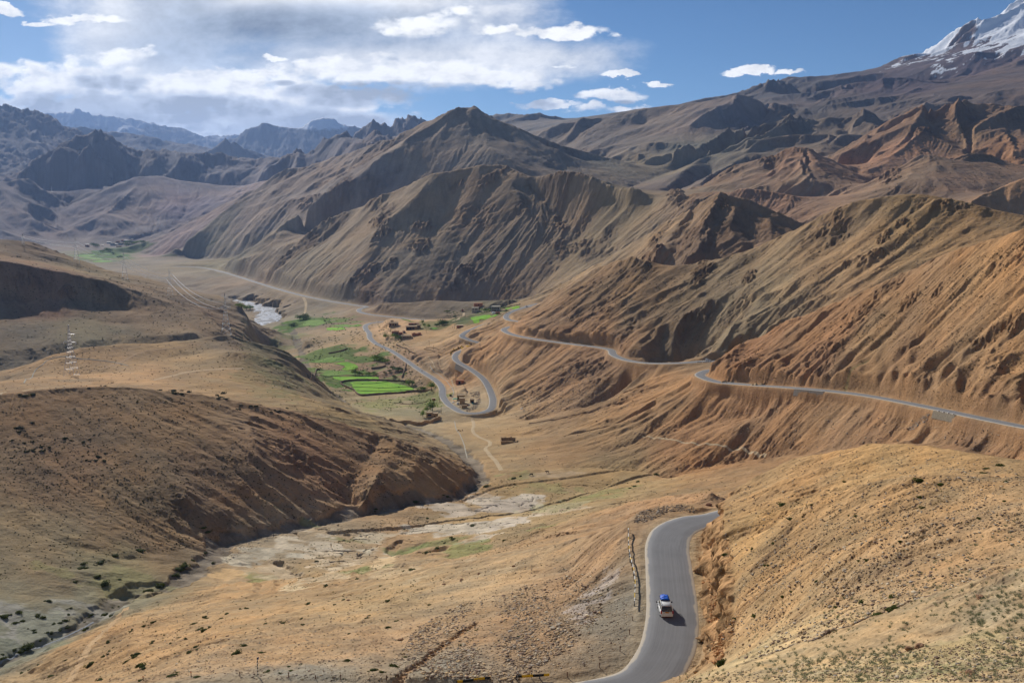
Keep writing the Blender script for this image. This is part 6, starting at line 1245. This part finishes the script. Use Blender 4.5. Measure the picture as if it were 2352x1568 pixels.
cow(1053,990,'dark animal nearest the canal on the flat below the hairpin',.6,.9,700); cow(1058,990.5,'smallest middle one of three dark animals below the hairpin',2.4,.6,700); cow(1062,989,'right hand one of three dark animals below the hairpin',1.8,.8,700)
# tea house clutter
q=gat(*zh(712,610)); o=thing('canopy','turquoise cloth canopy on poles in front of the tea house','canopy',q); m=MB(); TQ=noisy('turquoise_cloth',(20,186,160),.12,2,.7)
w=2.9
m.loft([[(math.cos(a)*w*r_*.0+math.cos(a)*w*r_,math.sin(a)*w*.8*r_,z) for a in np.linspace(0,2*math.pi,12,endpoint=False)] for r_,z in ((1,2.35),(.98,2.45),(.5,2.85),(.05,3.0))]); m.build('cloth',TQ,o,True)
for a in (.7,2.4,3.9,5.5): m=MB(); m.bar((math.cos(a)*2.3,math.sin(a)*1.8,-.5),(math.cos(a)*2.3,math.sin(a)*1.8,2.45),.06,6); m.build('pole',WOOD,o)
REDC=noisy('red_cloth',(190,50,40),.2,3,.7)
def stall(px,py,label,mt,sz,name='crate',cat='crate'):
    q=gat(px,py,dmin=880); m=MB(); s=sz; m.box(-s,s,-s*.7,s*.7,-.2,s*.9,tap=s*.06); m.box(-s*1.03,s*1.03,-s*.73,-s*.7,s*.2,s*.35); o=m.build(name,mt,bevel=.05); o.location=q; o.rotation_euler=(0,0,rnd.uniform(-.3,.3)); tagged(o,label,cat)
stall(*zh(665,650),'white table left of the canopy by the hairpin road',WHITEP,1.1,'stall_table','table'); stall(*zh(690,625),'red crate under the left side of the turquoise canopy',REDC,.6); stall(*zh(760,600),'red box behind the right side of the turquoise canopy',REDC,.5,'box','box'); stall(*zh(790,612),'white sack pile between canopy and tea house',WHITEP,.7,'sack_pile','sacks')
stall(*zh(828,742),'red cloth heap left of the low mud store',REDC,.6,'cloth_heap','cloth'); stall(*zh(1000,715),'red cloth spread right of the low mud store',REDC,.8,'cloth_heap','cloth'); stall(*zh(1120,672),'teal sheet lying before the open shed',TQ,.8,'sheet','sheet'); stall(*zu(2180,605),'white canvas shelter beneath the grey washed house',WHITEP,2.6,'canvas_shelter','shelter'); stall(*zh(1530,1020),'small orange yellow drum at the road edge below the hairpin',YELP,.7,'drum','drum'); stall(*zh(2272,1388),'small white slab lying on the flat below the hairpin',WHITEP,1.0,'slab','slab')
q=gat(*zh(600,490)); o=thing('road_roller','small yellow roofed road roller with dark wheels by the canal end','roller',q,.2); m=MB(); m.box(-.9,.9,-1.2,1.2,.5,1.4); m.build('body',IRON,o,bevel=.05); m=MB(); m.box(-1,1,-.9,.9,2.3,2.75,tap=.15); m.build('roof',YELP,o,bevel=.05)
for sx_ in(-1,1):
    for sy_ in (-1,1): m=MB(); m.bar((sx_*.8,sy_*.7,1.3),(sx_*.8,sy_*.7,2.35),.05,5); m.build('roof_post',IRON,o)
for sy_ in(-1,1): m=MB(); m.bar((-.95,sy_*1.2,.55),(.95,sy_*1.2,.55),.6,16); m.build('drum',BLKP,o)
log('vehicles')
# ------------------------------------------------------------------ stones, scree, tufts
def instances(name,tv,tf,pos,scl,rots,mat,kind='stuff',smooth=False,cols=None):
    tv=np.array(tv,float); tf=np.array(tf,int); n=len(pos); V=np.einsum('nij,kj->nki',rots,tv)*scl[:,None,:]+pos[:,None,:]; V=V.reshape(-1,3)
    q=(tf[None]+np.arange(n)[:,None,None]*len(tv)).reshape(-1,tf.shape[1]); me=bpy.data.meshes.new(name); me.vertices.add(len(V)); me.vertices.foreach_set('co',V.astype(np.float32).ravel()); me.loops.add(q.size); me.loops.foreach_set('vertex_index',q.astype(np.int32).ravel()); me.polygons.add(len(q)); me.polygons.foreach_set('loop_start',np.arange(0,q.size,q.shape[1],dtype=np.int32)); me.update(calc_edges=True)
    if cols is not None:
        a=me.color_attributes.new('tone','FLOAT_COLOR','POINT'); c=np.ones((len(V),4),np.float32); c[:,:3]=np.repeat(cols,len(tv),0); a.data.foreach_set('color',c.ravel())
    me.materials.append(mat); o=bpy.data.objects.new(name,me); C.objects.link(o); return tagged(o,kind=kind)
def rotmats(n,tilt=1.0):
    a=rng.uniform(0,2*np.pi,n); b_=rng.normal(0,.5*tilt,n); c_=rng.normal(0,.5*tilt,n); ca,sa,cb,sb,cc,sc2=np.cos(a),np.sin(a),np.cos(b_),np.sin(b_),np.cos(c_),np.sin(c_); o=np.zeros(n);i_=np.ones(n)
    Rz=np.array([[ca,-sa,o],[sa,ca,o],[o,o,i_]]).transpose(2,0,1); Rx=np.array([[i_,o,o],[o,cb,-sb],[o,sb,cb]]).transpose(2,0,1); Ry=np.array([[cc,o,sc2],[o,i_,o],[-sc2,o,cc]]).transpose(2,0,1); return Rz@Rx@Ry
def scatter(poly,n,dm=None,pw=1.0,clump=None):
    out=[]; xs=[p[0] for p in poly]; ys=[p[1] for p in poly]; P=np.array(poly,float); k=0
    while len(out)<n and k<n*8:
        k+=1; x=rnd.uniform(min(xs),max(xs)); y=rnd.uniform(min(ys),max(ys))
        if not inpoly(np.array([x]),np.array([y]),P)[0]: continue
        if clump is not None and mnoise.noise(Vector((x*clump,y*clump*1.6,3.3)))*.5+.5<rnd.uniform(.25,.75): continue
        q=gat(x,y,dmin=dm)
        out.append(q)
    P=np.array(out); X=P
    d=np.full(len(P),1e9)
    for r_ in road_pl:
        rr=r_[::3]
        for s_ in range(0,len(P),400): d[s_:s_+400]=np.minimum(d[s_:s_+400],np.hypot(P[s_:s_+400,None,0]-rr[None,:,0],P[s_:s_+400,None,1]-rr[None,:,1]).min(1))
    return P[d>5.0]
STV=[(-.9,-.6,-.3),(.8,-.7,-.35),(1,.5,-.3),(-.7,.8,-.3),(-.6,-.4,.4),(.5,-.5,.5),(.6,.4,.35),(-.5,.5,.45)]; STF=[(3,2,1,0),(4,5,6,7),(0,1,5,4),(1,2,6,5),(2,3,7,6),(3,0,4,7)]
def stonemat():
    m,t,b=newmat('scree_stone',rough=.95,spec=.1); at=t.add('ShaderNodeAttribute',attribute_name='tone'); P=t.add('ShaderNodeNewGeometry').outputs['Position']; n=t.noise(P,6,3,.6); k=t.m('MULTIPLY_ADD',n,.6,.7)
    t.set(b.inputs['Base Color'],t.mix(1.0,at.outputs['Color'],t.add('ShaderNodeCombineColor',i_0=k,i_1=k,i_2=k).outputs[0],'MULTIPLY')); return m
SM=stonemat(); PAL=np.array([SOILF(lin(*c)) for c in ((176,146,112),(150,128,104),(196,160,112),(120,98,80),(166,150,132),(204,182,150),(140,112,92))])
def stones(name,poly,n,lo,hi,dm=60,clump=None,pal=None):
    P=scatter(poly,n,dm,clump=clump); n=len(P)
    s=(lo*(hi/lo)**(rng.random(n)**2.2))[:,None]*rng.uniform(.6,1.3,(n,3))*[1,1,.6]; pl=PAL if pal is None else pal
    return instances(name,STV,STF,P+np.array([0,0,.02]),s,rotmats(n,.8),SM,cols=pl[rng.integers(0,len(pl),n)]*rng.uniform(.8,1.15,(n,1)))
stones('loose_stones',[(60,1566),(300,1400),(450,1340),(560,1450),(480,1560)],2600,.07,.26)
stones('scree',[(1000,1560),(900,1520),(960,1440),(1060,1385),(1200,1345),(1330,1315),(1400,1330),(1380,1420),(1320,1480),(1230,1540),(1180,1565)],5200,.10,.42,clump=.012)
stones('loose_stones',[(480,1560),(560,1450),(760,1380),(1000,1320),(1300,1260),(1430,1240),(1440,1400),(1440,1480),(1350,1530),(1250,1550),(900,1565)],8000,.05,.24)
stones('scree',[(1650,1500),(1700,1330),(1780,1250),(1950,1230),(2100,1090),(2352,1100),(2352,1400),(2100,1500),(1800,1530)],6000,.05,.24,clump=.008)
stones('loose_stones',[(1400,1566),(1700,1540),(2352,1460),(2352,1566)],2600,.02,.10,dm=15)
stones('loose_stones',[(1655,1180),(1700,1120),(1850,1050),(2050,1020),(2352,1070),(2352,1120),(1900,1240),(1680,1400)],3600,.05,.24)
stones('rubble',[(1612,1330),(1640,1330),(1662,1440),(1660,1520),(1640,1520),(1618,1400)],900,.08,.40,pal=np.array([SOILF(lin(*c)) for c in ((196,138,84),(170,120,76),(206,160,106))]))
stones('rubble',[(1500,1162),(1560,1158),(1600,1166),(1600,1176),(1540,1175),(1480,1200),(1455,1200),(1460,1180)],800,.08,.35,pal=PAL[[1,3,4]])
stones('slope_stones',[(1190,920),(1300,820),(1400,850),(1420,900),(1350,930),(1210,960)],2600,.25,1.0,dm=700)
stones('slope_stones',[(1700,900),(2352,1000),(2352,1050),(2100,1010),(1850,1040),(1700,1000)],900,.15,.7,dm=300)
stones('rubble',[(2118,955),(2136,948),(2128,968),(2095,988),(2085,985)],260,.15,.5,dm=300,pal=np.array([SOILF(lin(*c)) for c in ((170,168,160),(140,136,130))]))
stones('rubble',[zh(1050,400),zh(1280,380),zh(1320,620),zh(1200,800),zh(950,880),zh(960,820),zh(1180,700),zh(1220,560),zh(1080,480)],750,.25,.9,dm=880,pal=PAL[[1,3,6,4]])
stones('stream_stones',[(500,1262),(640,1222),(900,1165),(1090,1125),(1100,1110),(1060,1130),(860,1180),(640,1232),(520,1290)],2600,.10,.5,dm=300,pal=PAL[[1,4,4,5]])
# boulders one by one
for (px,py,sp_,lb) in [(1628,1160,15,'dark reddish boulder at the far edge of the near bend'),(1940,1310,12,'pale angular boulder low on the right hillside'),(2300,1440,0,''),(1870,1396,0,''),(2250,1372,22,'brown angular boulder halfway up the right edge'),(2098,1540,0,''),(2020,1497,0,''),(2111,1485,24,'pinkish grey boulder on the foreground slope, right one of a pair'),(2090,1492,24,'flat sandy boulder left of the pinkish grey one on the foreground slope'),(2230,1548,22,'dark brown flat rock among the bottom right grass tufts'),(2060,1556,14,'white bleached stone at the bottom right'),(850,1545,0,''),(1390,1418,0,''),(1270,1443,14,'long pale slab lying on the scree slope'),(1285,1436,16,'longer pale slab right of the first on the scree slope'),(920,1470,12,'dark stone block on the scree left of the gully'),(800,1378,8,'small dark boulder on the light ridge'),(1060,1332,9,'brown boulder on the crest of the light ridge'),(1100,1318,9,'brown boulder further right on the crest of the light ridge'),(1020,1342,9,'brown boulder left of the other crest boulders'),(1180,1300,8,'dark boulder near the upper end of the light ridge'),(2240,1090,0,'')]:
    if not lb: continue
    p=gat(px,py,dmin=30); s=sp_*p[1]/F*.5; m=bmesh.new(); bmesh.ops.create_icosphere(m,subdivisions=3,radius=1)
    for v in m.verts:
        n_=mnoise.noise(v.co*1.1+Vector((px*.1,0,0)))*.45+mnoise.noise(v.co*3+Vector((0,px*.1,0)))*.16; d=v.co.normalized(); q_=max(abs(d.x),abs(d.y),abs(d.z))**.55; v.co=Vector((d.x*1.25,d.y*.9,d.z*.62))*(1+n_)/q_*.8
    me=bpy.data.meshes.new('boulder'); m.to_mesh(me); c=(120,84,66) if 'red' in lb else (206,190,164) if ('pale' in lb or 'white' in lb) else (150,116,88); me.materials.append(noisy('boulder_rock',c,.4,1.6)); o=bpy.data.objects.new('boulder',me); C.objects.link(o); o.location=(p[0],p[1],p[2]+s*.2); o.scale=(s,s,s); o.rotation_euler=(0,0,rnd.uniform(0,6)); tagged(o,lb,'rock')
# small scrub far and wide
V,Fc=leafcloud(16,1,.6,.45,91,lobes=3)
def scrub(name,poly,n,pxs,dm,clump=None,mat=SHR2):
    P=scatter(poly,n,dm,clump=clump)
    s=(P[:,1]/F*pxs*rng.uniform(.5,1.4,len(P))*.5)[:,None]*np.array([1.1,1,.8]); return instances(name,V,Fc,P,s,rotmats(len(P),.1),mat)
scrub('scattered_scrub',[(0,920),(300,900),(600,940),(1000,1050),(1080,1100),(600,1215),(420,1260),(0,1340)],3200,3.6,250,.006)
scrub('scattered_scrub',[(0,560),(500,690),(560,780),(760,950),(1000,1040),(600,915),(300,880),(0,900)],1500,3.0,600,.01)
scrub('scattered_scrub',[(1650,840),(2352,545),(2352,960),(1750,880)],1900,3.0,400,.01)
scrub('scattered_scrub',[(1220,740),(1450,600),(1750,570),(2100,450),(2352,500),(1950,680),(1650,820),(1400,790)],1300,2.6,700,.01)
scrub('scattered_scrub',[(1100,1100),(1700,1100),(1640,1150),(1250,1260),(700,1370),(560,1300),(900,1180)],1300,3.2,300,.008,SHR)
scrub('scattered_scrub',[(1880,340),(2352,250),(2352,440),(1900,440)],700,2.4,1500,.01)
scrub('scattered_scrub',[(1100,960),(1560,880),(1750,960),(1650,1080),(1150,1080)],500,2.6,500,.01)
scrub('scattered_scrub',[(60,1560),(300,1400),(560,1330),(1000,1310),(1400,1220),(1400,1500),(900,1560)],900,4.0,100,.006,SHR)
scrub('scattered_scrub',[(1660,1500),(1700,1200),(2000,1030),(2352,1080),(2352,1480)],900,4.2,40,.006,SHR)
scrub('scattered_scrub',[(700,720),(900,740),(1000,900),(1000,960),(800,930),(700,860)],900,4.0,900,.02,LEAFD)
scrub('scattered_scrub',[(1020,715),(1200,700),(1180,740),(1040,745)],250,4.0,1500,.02,LEAFD)
# foreground grass
tv=[];tf=[]; r_=np.random.default_rng(5)
for k in range(46):
    a=r_.uniform(0,6.28); rr=r_.uniform(0,.5); bx,by=math.cos(a)*rr,math.sin(a)*rr; lx,ly=math.cos(a)*r_.uniform(.1,.55),math.sin(a)*r_.uniform(.1,.55); h_=r_.uniform(.35,.8); wv_=.05; px_,py_=-math.sin(a)*wv_,math.cos(a)*wv_
    n=len(tv); tv+=[(bx-px_,by-py_,0),(bx+px_,by+py_,0),(bx+lx,by+ly,h_)]; tf.append((n,n+1,n+2))
def tufts(poly,n,lo,hi,dm,clump=.01):
    P=scatter(poly,n,dm,clump=clump); s=(rng.uniform(lo,hi,len(P)))[:,None]*np.array([1,1,.75]); return instances('grass_tufts',tv,tf,P,s,rotmats(len(P),.15),SAGE)
tufts([(1420,1562),(1560,1545),(1800,1515),(2352,1440),(2352,1566),(1500,1566)],620,.08,.24,15)
tufts([(1680,1530),(1760,1460),(2000,1400),(2352,1330),(2352,1470),(1900,1520)],420,.08,.26,25)
tufts([(1700,1480),(1800,1380),(2100,1300),(2352,1180),(2352,1330),(2000,1420)],260,.08,.28,30)
log('all objects',len(scene.objects))
